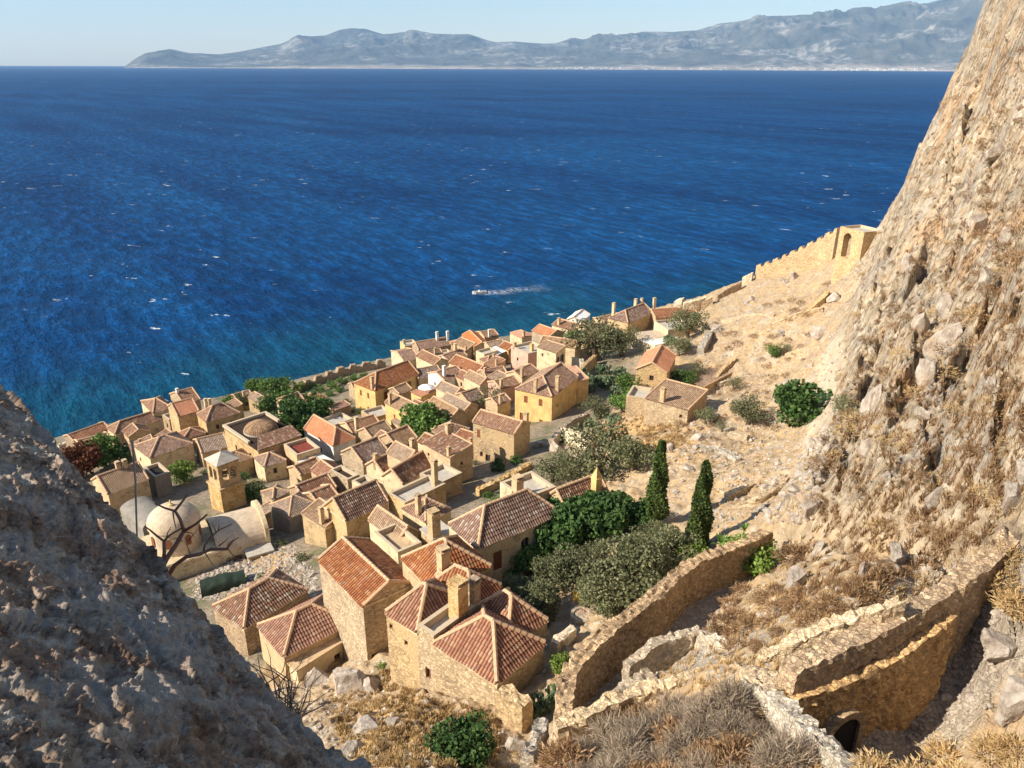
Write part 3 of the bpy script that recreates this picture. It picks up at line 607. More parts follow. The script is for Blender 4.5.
def zsolve(px, py, h):
    if h < 0:      # height given as the drop in the photo, in pixels, from eave to ground
        gx = px+(512-px)*(-h)/(2270-py); G = hit(gx, py-h); d = ray(px, py); hd = math.hypot(G[0], G[1])
        return 75+d[2]/math.hypot(d[0], d[1])*hd
    zz = np.linspace(1.5, 66, 400); d = ray(px, py); T_ = (zz-75)/d[2]; g = zz-hfun(CAM[0]+d[0]*T_, CAM[1]+d[1]*T_, False)-h
    return float(zz[int(np.argmax(g > 0))])
USED = []
FOOT = []
def chimney(parent, x, y, zb, zt, w=.55, style='flat', mat=None):
    mb = MB(); h = w/2
    mb.box(x-h, y-h, zb, x+h, y+h, zt-.25)
    mb.box(x-h-.07, y-h-.07, zt-.25, x+h+.07, y+h+.07, zt-.15)
    if style == 'point':
        mb.box(x-h, y-h, zt-.15, x+h, y+h, zt+w*1.3, 0, h*.95, h*.95)
    else:
        for dx in (-1, 1):
            for dy in (-1, 1): mb.box(x+dx*h*.75-.05, y+dy*h*.75-.05, zt-.15, x+dx*h*.75+.05, y+dy*h*.75+.05, zt+.02)
        mb.box(x-h*.55, y-h*.55, zt-.15, x+h*.55, y+h*.55, zt-.1, 1)
        mb.box(x-h-.02, y-h-.02, zt+.02, x+h+.02, y+h+.02, zt+.09)
    return mb.build('chimney', [mat or M['sand'], M['dark']], parent)
def house(label, A, B, C, h, roof='gable', ridge='v', rise=None, wall='stone_tan', tile='t_brown', win=None, chim=(), depth=None, cat='house', group=None, name='stone_house', hipb=True, z=None, floorm='slab', maxv=None):
    """A near eave corner, B far end of the left-hand eave, C far end of the right-hand eave (pixels); h eave height in metres"""
    HN[0] += 1; rs = random.Random(HN[0]*31)
    if z is None:
        z = zsolve(A[0], A[1], h)
    a, b, c = (at_z(*q, z)[:2] for q in (A, B, C))
    U_ = b-a; LU = float(np.hypot(*U_)); u = U_/LU; v = np.array([u[1], -u[0]])
    if (c-a)@v < 0: v = -v
    LV = float((c-a)@v) if depth is None else depth
    if LV < 1.5: LV = 1.5
    if maxv: LV = min(LV, maxv)
    ctr = a+u*LU/2+v*LV/2; rz = math.atan2(v[1], v[0])
    cr = [a, b, a+v*LV, b+v*LV]; gb = min(gz(*q) for q in cr); base = min(gb-.4, z-2.0); H = z-base
    root = empty(name, (ctr[0], ctr[1], base), rz); tag(root, label, cat, group)
    hx, hy = LV/2, LU/2
    dep_ = depth_ = (np.array([ctr[0], ctr[1], z])-CAM)@FW; near = dep_ < 100
    FOOT.append((ctr[0], ctr[1], v[0], v[1], LV/2, LU/2, label))
    USED.append((label, round(LV, 1), round(LU, 1), round(z, 1), round(dep_, 0)))
    wm = M[wall]; mb = MB(); zt = H
    # walls: local x = along v, y = along u.  faces: L (x=-hx), R (y=-hy), far ones
    par = {'flat': .55, 'flat0': 0.0}.get(roof, 0)
    faces = {'L': ((-hx, hy), (-hx, -hy)), 'R': ((-hx, -hy), (hx, -hy)), 'X': ((hx, -hy), (hx, hy)), 'Y': ((hx, hy), (-hx, hy))}
    wins = dict(win or {})
    hv = H-(gb-base)
    for f in ('L', 'R', 'X', 'Y'):
        L = (Vector(faces[f][1])-Vector(faces[f][0])).length
        if f not in wins:
            wl = []
            if H > 2.6 and L > 2.6:
                n = max(1, int(L/2.9))
                for k in range(n):
                    if rs.random() < .62: wl.append(((k+.5)/n+rs.uniform(-.06, .06), 1.25, .62, .95, rs.choice(['pane', 'pane', 'shutter'])))
                if f in 'LR' and hv > 4.6 and rs.random() < .8: wl.append((rs.uniform(.2, .8), hv-1.15, .95, 2.0, 'door'))
            wins[f] = wl
        holes = []; kinds = []
        for (sf, dz, w, hh, kd) in wins[f]:
            if w > L-.5: w = L-.5
            s = min(max(sf*L, w/2+.2), L-w/2-.2); zc = H-dz; c0 = max(.05, zc-hh/2); c1 = min(H-.18, zc+hh/2)
            if c1-c0 < .3: continue
            hl = (s-w/2, c0, s+w/2, c1, kd in ('arch', 'niche'))
            if any(not (hl[2] < o[0]-.1 or hl[0] > o[2]+.1 or hl[3] < o[1]-.1 or hl[1] > o[3]+.1) for o in holes): continue
            holes.append(hl); kinds.append(kd)
        ins = 1.4 if 'niche' in kinds else .22
        P = panel(mb, *faces[f], 0, H+par, holes, ins)
        for hl, kd in zip(holes, kinds): win_part(root, P, hl, ins, 'light' if kd == 'arch' else kd)
    mb_floor = None
    lines = []; sl_ = []
    if roof in ('gable', 'hip', 'hipnear', 'hipfar', 'vault'):
        if ridge == 'v': e0x, e1x, half = -hx, hx, hy
        else: half = hx
        rise = rise if rise is not None else half*.52
        ov = .12; z0 = H+.02
        # transform helper: ridge axis coordinate r, cross coordinate c
        Q = (lambda r, c_, z_: (r, c_, z_)) if ridge == 'v' else (lambda r, c_, z_: (c_, r, z_))
        Lr = hx if ridge == 'v' else hy
        if roof == 'vault':
            n = 14; mbv = MB(); R_ = []
            for k in range(n+1):
                th = math.pi*k/n; R_.append((-half*1.02*math.cos(th), rise*math.sin(th)))
            for k in range(n):
                mbv.quad(Q(-Lr, R_[k][0], H+R_[k][1]), Q(Lr, R_[k][0], H+R_[k][1]), Q(Lr, R_[k+1][0], H+R_[k+1][1]), Q(-Lr, R_[k+1][0], H+R_[k+1][1]))
            for e_ in (-1, 1): mbv.poly([Q(e_*Lr, q[0], H+q[1]) for q in R_])
            rf = mbv.build('vaulted_roof', M['dome'] if tile == 'dome' else M[tile])
            rf.parent = root
            for f_ in rf.data.polygons: f_.use_smooth = False
        else:
            i0 = half if roof in ('hip', 'hipnear') else 0.0     # near/low end hipped
            i1 = half if roof in ('hip', 'hipfar') else 0.0
            if i0+i1 > 2*Lr*.92: i0 = i0*(2*Lr*.92)/(i0+i1); i1 = i1 if i1 == 0 else 2*Lr*.92-i0
            r0, r1 = -Lr+i0, Lr-i1; g0 = -ov if i0 == 0 else 0; g1 = ov if i1 == 0 else 0
            ra = Q(r0+g0, 0, z0+rise); rb = Q(r1+g1, 0, z0+rise)
            for sg in (-1, 1):
                sl_.append((Q(-Lr+g0, sg*half, z0), Q(Lr+g1, sg*half, z0), ra, rb))
            if i0: sl_.append((Q(-Lr, -half, z0), Q(-Lr, half, z0), ra, ra)); lines += [(Q(-Lr, -half, z0+.03), ra), (Q(-Lr, half, z0+.03), ra)]
            if i1: sl_.append((Q(Lr, -half, z0), Q(Lr, half, z0), rb, rb)); lines += [(Q(Lr, -half, z0+.03), rb), (Q(Lr, half, z0+.03), rb)]
            lines.append((ra, rb))
            for i_, e_ in ((i0, -1), (i1, 1)):
                if i_ == 0:
                    tri = [Q(e_*Lr, -half, H), Q(e_*Lr, half, H), Q(e_*Lr, 0, H+rise)]; mb.poly(tri)
                    lines += [(Q(e_*(Lr+ov*.4), -half, z0+.03), Q(e_*(Lr+ov*.4), 0, z0+rise)), (Q(e_*(Lr+ov*.4), half, z0+.03), Q(e_*(Lr+ov*.4), 0, z0+rise))]
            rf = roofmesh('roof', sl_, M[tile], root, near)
            ridgecaps('ridge_cap', lines, rf, rad=.15 if near else .17)
        topz = lambda x, y: H+rise*max(0, 1-abs(y if ridge == 'v' else x)/half)
    elif roof in ('shed', 'shedu'):
        rise = rise if rise is not None else .28*(LU if roof == 'shed' else LV)
        if roof == 'shed':   # low edge on the R face, rises along u
            e0, e1, r0, r1 = (-hx, -hy, H+.02), (hx, -hy, H+.02), (-hx, hy, H+rise), (hx, hy, H+rise)
            tris = [[(-hx, -hy, H), (-hx, hy, H), (-hx, hy, H+rise)], [(hx, -hy, H), (hx, hy, H), (hx, hy, H+rise)]]; back = [(-hx, hy, H), (hx, hy, H), (hx, hy, H+rise), (-hx, hy, H+rise)]
        else:                # low edge on the L face, rises along v
            e0, e1, r0, r1 = (-hx, -hy, H+.02), (-hx, hy, H+.02), (hx, -hy, H+rise), (hx, hy, H+rise)
            tris = [[(-hx, -hy, H), (hx, -hy, H), (hx, -hy, H+rise)], [(-hx, hy, H), (hx, hy, H), (hx, hy, H+rise)]]; back = [(hx, -hy, H), (hx, hy, H), (hx, hy, H+rise), (hx, -hy, H+rise)]
        for q in tris+[back]: mb.poly(q)
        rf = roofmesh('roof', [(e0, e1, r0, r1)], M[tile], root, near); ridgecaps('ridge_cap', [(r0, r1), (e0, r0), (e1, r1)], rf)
        topz = lambda x, y: H+rise*.5
    else:
        w_ = .32; mf = MB()
        if par:
            for (x0, y0, x1, y1) in ((-hx, -hy, hx, -hy+w_), (-hx, hy-w_, hx, hy), (-hx, -hy+w_, -hx+w_, hy-w_), (hx-w_, -hy+w_, hx, hy-w_)):
                mf.quad((x0, y0, H+par), (x1, y0, H+par), (x1, y1, H+par), (x0, y1, H+par))
            xi, yi = hx-w_, hy-w_
            for q in (((-xi,-yi),(xi,-yi)), ((xi,-yi),(xi,yi)), ((xi,yi),(-xi,yi)), ((-xi,yi),(-xi,-yi))):
                mf.quad((*q[1], H), (*q[0], H), (*q[0], H+par), (*q[1], H+par))
            mf.build('parapet', M['frame'], root); mg = MB(); mg.quad((-xi, -yi, H+.02), (xi, -yi, H+.02), (xi, yi, H+.02), (-xi, yi, H+.02)); rf = mg.build('flat_roof', M[floorm], root)
        else:
            mg = MB(); mg.box(-hx-.12, -hy-.12, H+.003, hx+.12, hy+.12, H+.16); rf = mg.build('flat_roof', M[floorm], root)
        topz = lambda x, y: H
    mb.build('wall', wm, root)
    if near and roof not in ('flat', 'flat0', 'vault'):
        mc = MB(); o = .09
        for (x0, y0, x1, y1) in ((-hx-o, -hy-o, hx+o, -hy-.004), (-hx-o, hy+.004, hx+o, hy+o), (-hx-o, -hy-.004, -hx-.004, hy+.004), (hx+.004, -hy-.004, hx+o, hy+.004)):
            mc.box(x0, y0, H-.20, x1, y1, H-.03)
        mc.build('cornice', M['cream'] if wall != 'white' else M['white'], root)
    for ch in chim:
        px, py, hh = ch[:3]; w = ch[3] if len(ch) > 3 else .6; st = ch[4] if len(ch) > 4 else 'flat'; cmx = M[ch[5]] if len(ch) > 5 else None
        zt_ = z+(rise or 0)*.5+hh; q = at_z(px, py, zt_)[:2]-ctr; x = float(q@v); y = float(q@u)
        # local y axis = perpendicular of v rotated +90
        yv = np.array([-v[1], v[0]]); y = float(q@yv)
        x = max(-hx+w/2, min(hx-w/2, x)); y = max(-hy+w/2, min(hy-w/2, y))
        chimney(rf, x, y, H-.1, max(zt_-base, topz(x, y)+.8), w, st, cmx)
    return root
# ---------------------------------------------------------------- the houses, nearest rows first
NOW = {'L': [], 'R': [], 'X': [], 'Y': []}
def no(**k): d = {'L': [], 'R': []}; d.update(k); return d
ZF = [None]
def H_(*a, **k):
    if ZF[0] is not None: k['z'] = ZF[0]; ZF[0] = None
    return house(*a, **k)
# --- the group below the path
ZF[0] = 37.2
H_('large gabled stone house with ribbed red roof, nearest house with a blank left wall', (363,606), (319,560), (420,587), 8.5, 'gable', 'u', None, 'stone_tan', 't_red', win=no(R=[(.12,5.2,.4,.6,'pane')]))
ZF[0] = 40.6
H_('stone house with two small square windows, its red hipped roof beside the tall gabled house', (417,631.8), (386,612), (466,598), 6.5, 'hip', 'u', 1.7, 'stone_ochre', 't_red',
   win=no(L=[(.14,1.0,.34,.4,'pane'),(.62,1.6,.34,.45,'pane')], R=[]), maxv=7)
ZF[0] = 40.6
H_('narrow roof terrace between two red hipped roofs, with a thick stone chimney', (434,642.7), (417,631.8), (478,606), 6.0, 'flat', wall='stone_tan', win=no(L=[(.55,3.0,.5,.95,'pane')]),
   chim=[(463,584,3.0,.95,'flat','stone_ochre'),(477,577,2.4,.6,'flat','stone_brown')], maxv=6)
ZF[0] = 40.6
H_('nearest red hipped roof above the long sunlit stone wall, by the cactus', (497,683), (434,642.7), (551,646), 5.2, 'hip', 'u', 1.9, 'stone_tan', 't_red', win=no())
ZF[0] = 40.0
H_('red pyramid roof just behind the nearest hipped roof, beside the olive trees', (508,642), (470,610), (545,618), 4.6, 'hip', 'u', 1.8, 'stone_tan', 't_red', win=NOW)
ZF[0] = 39.2
H_('red hipped roof with a short cream chimney in front of the yellowish hipped house', (434,590), (402,558), (484,560), 5.0, 'hip', 'u', 2.0, 'sand', 't_red', win=NOW, chim=[(443,548,1.9,.75)])
ZF[0] = 39.6
H_('low red hipped roof linking the chimneyed roof and the pyramid roof', (474,610), (424,588), (508,588), 4.4, 'hip', 'u', 1.6, 'sand', 't_red', win=NOW)
ZF[0] = 38.2
H_('long cream house with dark ribbed roof facing the orchard, arched window and ledge', (478,548), (449,524), (560,512), 6.0, 'hip', 'v', 2.1, 'cream', 't_dark',
   win={'L': [(.45,1.7,.55,1.1,'pane')], 'R': [(.22,2.1,.9,1.9,'door'),(.55,1.6,.95,1.3,'arch'),(.82,1.7,.7,1.1,'pane')]})
ZF[0] = 38.0
H_('roof terrace with cream parapets and one square chimney behind the long cream house', (524,504), (500,487), (555,491), 6.2, 'flat', wall='cream', chim=[(506,481,2.0,.8)], win=NOW, maxv=6)
ZF[0] = 37.4
H_('long low house with dark patched roof and a pointed ochre chimney at its end', (567,511), (546,497), (612,496), 3.4, 'gable', 'v', 1.5, 'sand', 't_dark', chim=[(611,484,1.5,.7,'point','yellow')], win=NOW)
ZF[0] = 31.5
H_('lowest-left red hipped roof with a bright orange rear end, beside the grey boulder slope', (284,656), (258,625), (356,625), 3.0, 'hip', 'v', 1.6, 'sand', 't_red', win=no())
ZF[0] = 30.6
H_('flat sandy slab roof over a low windowed wall, before the lowest-left hipped roof', (297,671), (284,660), (367,638), 2.8, 'flat0', wall='cream', floorm='sand', win=no(R=[(.62,1.2,.6,.8,'pane'),(.80,1.2,.5,.8,'shutter')]), maxv=9, cat='outbuilding', name='outbuilding')
ZF[0] = 30.3
H_('dark mottled tile roof just behind the lowest-left hipped roof, by the green tarpaulin', (244,628), (213,606), (312,592), 2.9, 'hip', 'v', 1.5, 'stone_brown', 't_dark', win=NOW)
# --- second row
H_('blank sunlit stone gable with dark pale-flecked roof, just above the largest gabled house', (346,521), (324,506), (393,505), -26, 'gable', 'v', 2.0, 'stone_ochre', 't_dark', win=no(L=[(.5,5.0,.4,.9,'pane')]))
H_('low sunlit stone annex with tile roof and slim chimney, left of the blank stone gable', (325,528), (302,513), (340,517), -20, 'shedu', wall='stone_ochre', tile='t_tan', win=no(), chim=[(313,511,1.8,.45)], rise=.9)
H_('small tiled roof with a white-edged ridge above the orange courtyard', (398,541), (369,520), (417,531), -16, 'gable', 'u', 1.2, 'cream', 't_tan', win=no(L=[(.2,1.2,.5,.6,'pane')]))
H_('roofless courtyard with pale parapets and orange floor between tile roofs', (398,557), (374,536), (421,546), -14, 'flat', wall='cream', floorm='sand', win=NOW, cat='courtyard', name='courtyard')
H_('hipped tan roof with slim cream chimney above the grey yard', (426,522), (402,508), (456,512), -18, 'hip', 'v', 1.2, 'cream', 't_brown', win=no(), chim=[(413,497,2.0,.5)])
H_('stepped stone block carrying the broad two-stage chimney', (433,540), (421,530), (450,530), -15, 'flat0', wall='stone_tan', win=NOW, chim=[(434,515,3.0,.95,'flat','stone_ochre')], cat='building', name='stone_building', maxv=3)
H_('flat grey roof terrace with one very tall square chimney', (405,507), (388,497), (445,487), -18, 'flat', wall='stone_ochre', win=no(), chim=[(434,460,3.6,.6)], maxv=8)
H_('tall narrow tower-like ochre house with half tile, half cement roof', (450,458), (423,443), (467,446), -29, 'shedu', wall='sand', tile='t_dark', rise=.7, win=no(L=[(.2,1.3,.4,.5,'pane'),(.72,2.2,.5,.9,'shutter')], R=[(.5,1.5,.4,.5,'pane')]), chim=[(455,421,1.8,.6),(396+40,452,1.0,.4)])
H_('cream gabled house with dark ribbed roof below the tower-like ochre house', (403,484), (382,476), (440,463), -15, 'gable', 'v', 1.6, 'cream', 't_dark', win=no(L=[(.5,1.9,.5,.6,'pane')]))
H_('cream house with small dark patched roof and square chimney, left of the tower-like house', (384,474), (366,465), (408,460), -14, 'gable', 'v', 1.5, 'cream', 't_dark', win=no(L=[(.35,2.1,.4,.6,'pane')]), chim=[(375,454,1.6,.55)])
H_('stone house with ladder-dark roof and tall narrow doorway in its sunlit gable', (363,463), (342,452), (387,451), -19, 'gable', 'v', 1.7, 'stone_tan', 't_dark', win=no(L=[(.5,3.0,.5,1.6,'pane')]))
H_('small flat-roofed stone cube with dark terrace floor', (348,483), (330,473), (360,478), -16, 'flat', wall='stone_tan', win=no(L=[(.35,2.2,.35,.7,'pane')]), floorm='t_dark', maxv=5)
H_('tiny flat-roofed cream cube with parapet, right of the stone cube', (366,492), (352,484), (380,486), -14, 'flat', wall='cream', win=no(), floorm='grey', maxv=4.5)
H_('low house with patchy pinkish tile roof above the stone cube', (323,479), (311,470), (340,467), -14, 'gable', 'u', 1.0, 'sand', 't_red', win=no(L=[(.7,1.2,.5,.6,'pane')]))
H_('brown weathered roof in a shaded cluster, lower of two beside the annex', (321,507), (302,494), (338,497), -14, 'gable', 'v', 1.1, 'stone_brown', 't_dark', win=NOW)
H_('dark brown roof in a shaded cluster, upper of two below the patio', (305,500), (289,488), (334,486), -14, 'gable', 'v', 1.3, 'stone_brown', 't_dark', win=NOW)
H_('tan hipped roof over a grey shaded wall beside the bell tower garden', (289,518), (270,505), (314,502), -16, 'hip', 'v', 1.3, 'grey', 't_tan', win=no())
H_('small tan roof block right behind the bell tower trees', (273,499), (261,492), (288,491), -11, 'hip', 'v', .6, 'stone_tan', 't_tan', win=no())
H_('smallest tan lean-to roof at the corner of the shaded alley', (263,516), (257,509), (273,506), -14, 'shedu', wall='stone_tan', tile='t_tan', rise=.5, win=no())
# --- ochre house and middle of town
H_('square ochre stone house with low tile roof, lit above a diagonal shadow, by the street', (514,434), (473,422), (533,424), -27, 'gable', 'u', 1.1, 'stone_ochre', 't_brown',
   win=no(L=[(.14,1.6,.55,1.3,'shutter'),(.2,4.8,.5,.8,'pane'),(.36,5.3,.8,1.5,'pane')], R=[]), chim=[(526,413,1.2,.6)])
H_('yellow two-storey house with brown shutters and orange hipped roof, tallest in the middle of town', (552,397), (515,389), (573,375), -24, 'hipnear', 'v', 1.9, 'yellow', 't_brown',
   win=no(L=[(.30,1.5,.75,1.3,'shutter'),(.70,1.5,.75,1.3,'shutter'),(.2,5.0,.9,1.6,'door'),(.72,5.0,.7,.7,'shutter')], R=[(.2,2.4,.4,.6,'pane')]), chim=[(534,380,1.6,.55),(561,377,1.8,.6)])
H_('ochre rear wing with one dark window behind the yellow shuttered house', (568,384), (556,371), (574,367), -22, 'shedu', wall='yellow', tile='t_orange', rise=.6, win=no(R=[(.4,1.8,.6,1.2,'pane')]))
H_('yellow seafront mansion with big dark-red roof and brown shuttered doors', (375,391), (354,383), (419,374), -20, 'hipnear', 'v', 2.3, 'yellow', 't_red',
   win=no(L=[(.30,1.7,.7,1.3,'shutter'),(.66,1.7,.7,1.3,'shutter'),(.62,4.8,.7,.9,'shutter')], R=[(.22,1.9,1.0,1.7,'shutter'),(.76,1.9,1.2,2.2,'shutter')]), chim=[(366,379,1.6,.6)])
H_('long brown roof with a chimney at its left corner, right of the yellow seafront mansion', (428,424), (385,403), (446,417), -17, 'gable', 'u', 1.3, 'yellow', 't_tan', win=no(L=[(.22,2.0,.6,1.2,'shutter')]), chim=[(388,394,1.6,.5)])
H_('low brown lean-to roof in front of the long brown roof', (411,432), (391,421), (432,425), -10, 'shedu', wall='sand', tile='t_tan', rise=.7, win=no())
H_('brown roof with bright white mortar ridge and shaded end', (451,418), (427,405), (462,411), 3.7, 'gable', 'u', 1.2, 'sand', 't_tan', win=no())
H_('flat bright orange roof beside a white parasol', (421,397), (411,392), (441,391), 2.9, 'shedu', wall='yellow', tile='t_orange', rise=.3, win=no())
H_('tan sloping roof above the orange roof', (454,396), (436,388), (465,391), 3.2, 'gable', 'u', 1.1, 'cream', 't_tan', win=no())
H_('dark-topped roof wedge between tan roofs near the round olive', (468,402), (454,395), (481,395), 3.2, 'gable', 'v', 1.1, 'sand', 't_dark', win=no())
H_('wide tan roof just below the dark-topped wedge', (464,411), (441,400), (473,404), 2.9, 'gable', 'u', 1.0, 'sand', 't_tan', win=no())
H_('whitewashed house with tan roof and tall white chimney', (445,381), (428,373), (466,375), 3.9, 'gable', 'v', 1.1, 'white', 't_brown', win=no(L=[(.4,1.8,.5,.8,'pane')]), chim=[(444,366,2.2,.6,'flat','white')])
H_('cream house with pinkish right wall and tan roof near the pink house', (480,385), (464,377), (490,380), 3.9, 'gable', 'u', 1.1, 'cream', 't_tan', win=no(L=[(.25,2.6,.5,.7,'pane')], R=[(.8,2.2,.5,1.0,'pane')]))
H_('plain red-tiled roof over a cream wall, reddest roof of the upper rows', (476,374), (449,363), (484,366), 3.6, 'gable', 'u', 1.4, 'cream', 't_red', win=no(L=[(.75,2.4,.5,.6,'pane')]))
H_('white-fronted house with tan roof and tall chimney near the seafront', (450,362), (435,357), (466,355), 3.3, 'gable', 'v', 1.0, 'white', 't_brown', win=no(), chim=[(455,344,2.2,.6,'flat','cream')])
H_('cream house with plain tan roof two houses from the seawall end', (434,365), (416,356), (442,358), 3.7, 'gable', 'u', 1.1, 'cream', 't_brown', win=no())
H_('dark roof with a red edge band behind the yellow mansion', (419,379), (409,371), (434,368), 3.7, 'gable', 'v', 1.2, 'sand', 't_dark', win=no())
H_('pale double-roofed house at the end of the crenellated seawall', (404,361), (391,351), (418,357), 4.2, 'gable', 'v', 1.0, 'cream', 't_brown', win=no(L=[(.35,3.2,.4,.7,'pane')]))
H_('small cream tower block with chimney on the seafront', (405,348), (400,343), (414,342), -14, 'flat', wall='yellow', win=no(), chim=[(404,340,1.5,.6,'flat','cream')])
H_('long reddish roof along the water with two thin tall chimneys', (419,350), (412,344), (446,341), 3.9, 'gable', 'v', 1.3, 'stone_brown', 't_brown', win=no(), chim=[(437,332,2.6,.6,'flat','white'),(450,331,2.6,.6,'flat','white')])
H_('weathered grey-tan roof behind the thin tall chimneys', (468,349), (454,343), (476,342), 3.1, 'gable', 'u', 1.0, 'stone_tan', 't_tan', win=no())
H_('bright orange roof on the water side of the white awning', (474,347), (462,335), (484,339), 3.4, 'gable', 'u', 1.0, 'sand', 't_orange', win=no())
H_('outermost pinkish roof nearest the open sea with a stub chimney', (485,338), (476,332), (496,334), 3.1, 'gable', 'v', .9, 'sand', 't_brown', win=no(), chim=[(496,334,1.6,.5,'flat','white')])
H_('tan roof wedged behind the white awning', (491,349), (481,343), (502,343), 2.9, 'gable', 'v', .9, 'sand', 't_tan', win=no())
H_('brown roof below the white awning with a small pink chimney', (487,378), (478,371), (502,370), 3.1, 'gable', 'v', 1.0, 'stone_brown', 't_brown', win=no(), chim=[(483,368,1.3,.5,'flat','pink')])
H_('pink-walled house with brown roof beside the lime-leaved tree', (501,389), (488,382), (515,381), 3.6, 'gable', 'v', .9, 'pink', 't_brown', win=no(L=[(.45,2.8,.5,.6,'pane')]), chim=[(502,380,1.4,.5)])
H_('low cream house with reddish roof and chimney behind the yellow shuttered house', (522,378), (506,373), (540,371), 2.9, 'gable', 'v', .9, 'cream', 't_brown', win=no(), chim=[(522,371,1.5,.5)])
H_('ruined-looking cream house with arched openings in a brown end wall', (556,353), (537,347), (574,352), 5.6, 'shedu', wall='cream', tile='t_tan', rise=.8,
   win=no(L=[(.3,1.4,.5,.8,'light')], R=[(.25,1.9,1.0,1.8,'arch'),(.68,1.8,1.3,2.0,'arch')]))
H_('large grey-tan roof over the arched house', (575,348), (540,343), (582,342), 4.4, 'gable', 'u', 1.0, 'cream', 't_tan', win=no())
H_('flat pinkish house with one dark window below the orange cottage roof', (528,356), (511,348), (541,347), 4.8, 'flat', wall='pink', win=no(L=[(.4,1.9,.6,.8,'pane')]), chim=[(513,343,1.5,.6),(532,344,1.6,.6,'flat','yellow')])
H_('tiny cottage with orange roof beside the dark seaside tree', (522,338), (510,333), (529,333), 2.9, 'hip', 'u', .9, 'cream', 't_orange', win=no(), chim=[(526,332,1.2,.5)])
H_('rough stone house with curved grey and orange roof by the water', (549,337), (532,331), (554,329), 3.6, 'gable', 'u', 1.2, 'stone_tan', 't_orange', win=no())
H_('cream house with three dark upright windows in a row above the water', (574,331), (552,325), (584,325), -10, 'gable', 'u', 1.1, 'cream', 't_brown', win=no(L=[(.16,1.6,.6,.9,'pane'),(.52,1.8,.6,1.2,'pane'),(.8,1.8,.6,1.2,'pane')]), chim=[(559,318,1.6,.6)])
H_('long pale-walled house with tan roof stepping up to the right of the three-window house', (590,335), (575,328), (606,320), -10, 'gable', 'v', 1.1, 'cream', 't_tan', win=no(), chim=[(585,321,1.2,.5)])
H_('tan roof tucked against the tall stone house by the sea', (606,323), (593,318), (613,314), -10, 'gable', 'v', .8, 'sand', 't_brown', win=no())
H_('tall stone house with one dark window and cream chimneys, highest on the seaward edge', (628,323), (608,318), (650,312), -15, 'hipnear', 'v', 2.0, 'stone_tan', 't_dark',
   win=no(L=[(.5,2.2,.7,1.2,'pane')]), chim=[(614,303,2.6,.7,'flat','cream'),(636,299,2.2,.7,'flat','cream'),(643,298,2.2,.6,'flat','cream')])
H_('reddish roof with tall square chimney, last tiled house before the ruins', (656,318), (646,311), (684,306), -10, 'gable', 'v', 1.3, 'stone_tan', 't_red', win=no(), chim=[(650,295,2.8,.7,'flat','cream')])
H_('small cream ruin with a doorway beside the white vaulted roof', (668,332), (654,323), (676,318), -12, 'flat', wall='cream', win=no(L=[(.45,2.2,.8,1.4,'arch')]))
H_('stone house with vivid orange roof and one square window, alone on the slope', (667,373), (636,369), (690,357), -19, 'gable', 'v', 1.7, 'stone_tan', 't_orange', win=no(L=[(.52,1.4,.8,1.0,'pane')]))
H_('low stone building with pale tile roof and stub chimney, below the vivid orange roof', (688,410), (645,398), (700,396), -15, 'shedu', wall='stone_tan', tile='t_tan', rise=.9, win=no(L=[(.85,1.2,.4,.5,'pane')]), depth=6.0, chim=[(662,389,1.6,.6)])
H_('roofless stone yard joined to the low stone building', (646,402), (626,399), (664,395), -11, 'flat', wall='stone_tan', win=NOW, depth=4.5, cat='yard', name='walled_yard')
H_('long narrow ruin with sloping pale tile roof on the bare hillside', (704,387), (684,380), (724,362), -9, 'shedu', wall='stone_tan', tile='t_tan', rise=.9, win=no(L=[(.75,1.3,.4,.7,'pane')]))
# --- white house, gardens
H_('whitewashed house with plain orange roof and grey windows beside the dark trees', (333,446), (304,429), (354,437), -16, 'hipnear', 'u', 2.0, 'white', 't_orange',
   win=no(L=[(.22,2.0,.7,1.2,'pane'),(.55,2.2,.6,1.0,'pane')]))
H_('terrace building with dark red drying boxes on its roof, in front of the white house', (297,458), (284,447), (316,447), -20, 'flat', wall='sand', win=no(L=[(.4,2.4,.8,1.6,'pane')]), floorm='red')
H_('pale paved patio roof beside the dark red roof terrace', (313,470), (299,462), (327,458), -12, 'flat0', wall='cream', floorm='white', win=no(L=[(.5,1.3,1.2,1.4,'pane')]))
H_('brown-roofed house with tall cream chimney below the seafront mansion', (353,434), (340,424), (376,422), 3.6, 'gable', 'v', 1.2, 'cream', 't_brown', win=no(), chim=[(357,418,2.2,.6,'flat','cream')])
H_('tan roof with a round patched gable in the middle of town', (372,438), (358,431), (386,427), 3.4, 'gable', 'v', 1.2, 'stone_tan', 't_tan', win=no())
H_('crooked tan roof with dark loft opening beside the central fig trees', (397,447), (378,438), (406,433), 3.6, 'gable', 'v', 1.5, 'sand', 't_tan', win=no(R=[(.5,1.0,1.2,1.2,'pane')]))
H_('long tan roof below the central fig trees, ridge parallel to the alley', (406,463), (387,453), (423,454), 3.6, 'gable', 'u', 1.2, 'sand', 't_tan', win=no(), chim=[(412,439,1.7,.6)])
H_('pink-roofed garden house at the left edge of the dark trees', (290,411), (277,403), (306,404), 3.4, 'hip', 'v', 1.2, 'cream', 't_brown', win=no())
H_('dark red garden roof right behind the pink-roofed garden house', (309,403), (299,398), (331,399), 2.9, 'hip', 'v', 1.1, 'stone_brown', 't_red', win=no())
H_('low flat shed roof in the gardens left of the seafront mansion', (333,411), (327,408), (347,403), 1.9, 'shed', wall='stone_brown', tile='t_red', rise=.3, win=NOW, cat='shed', name='garden_shed')
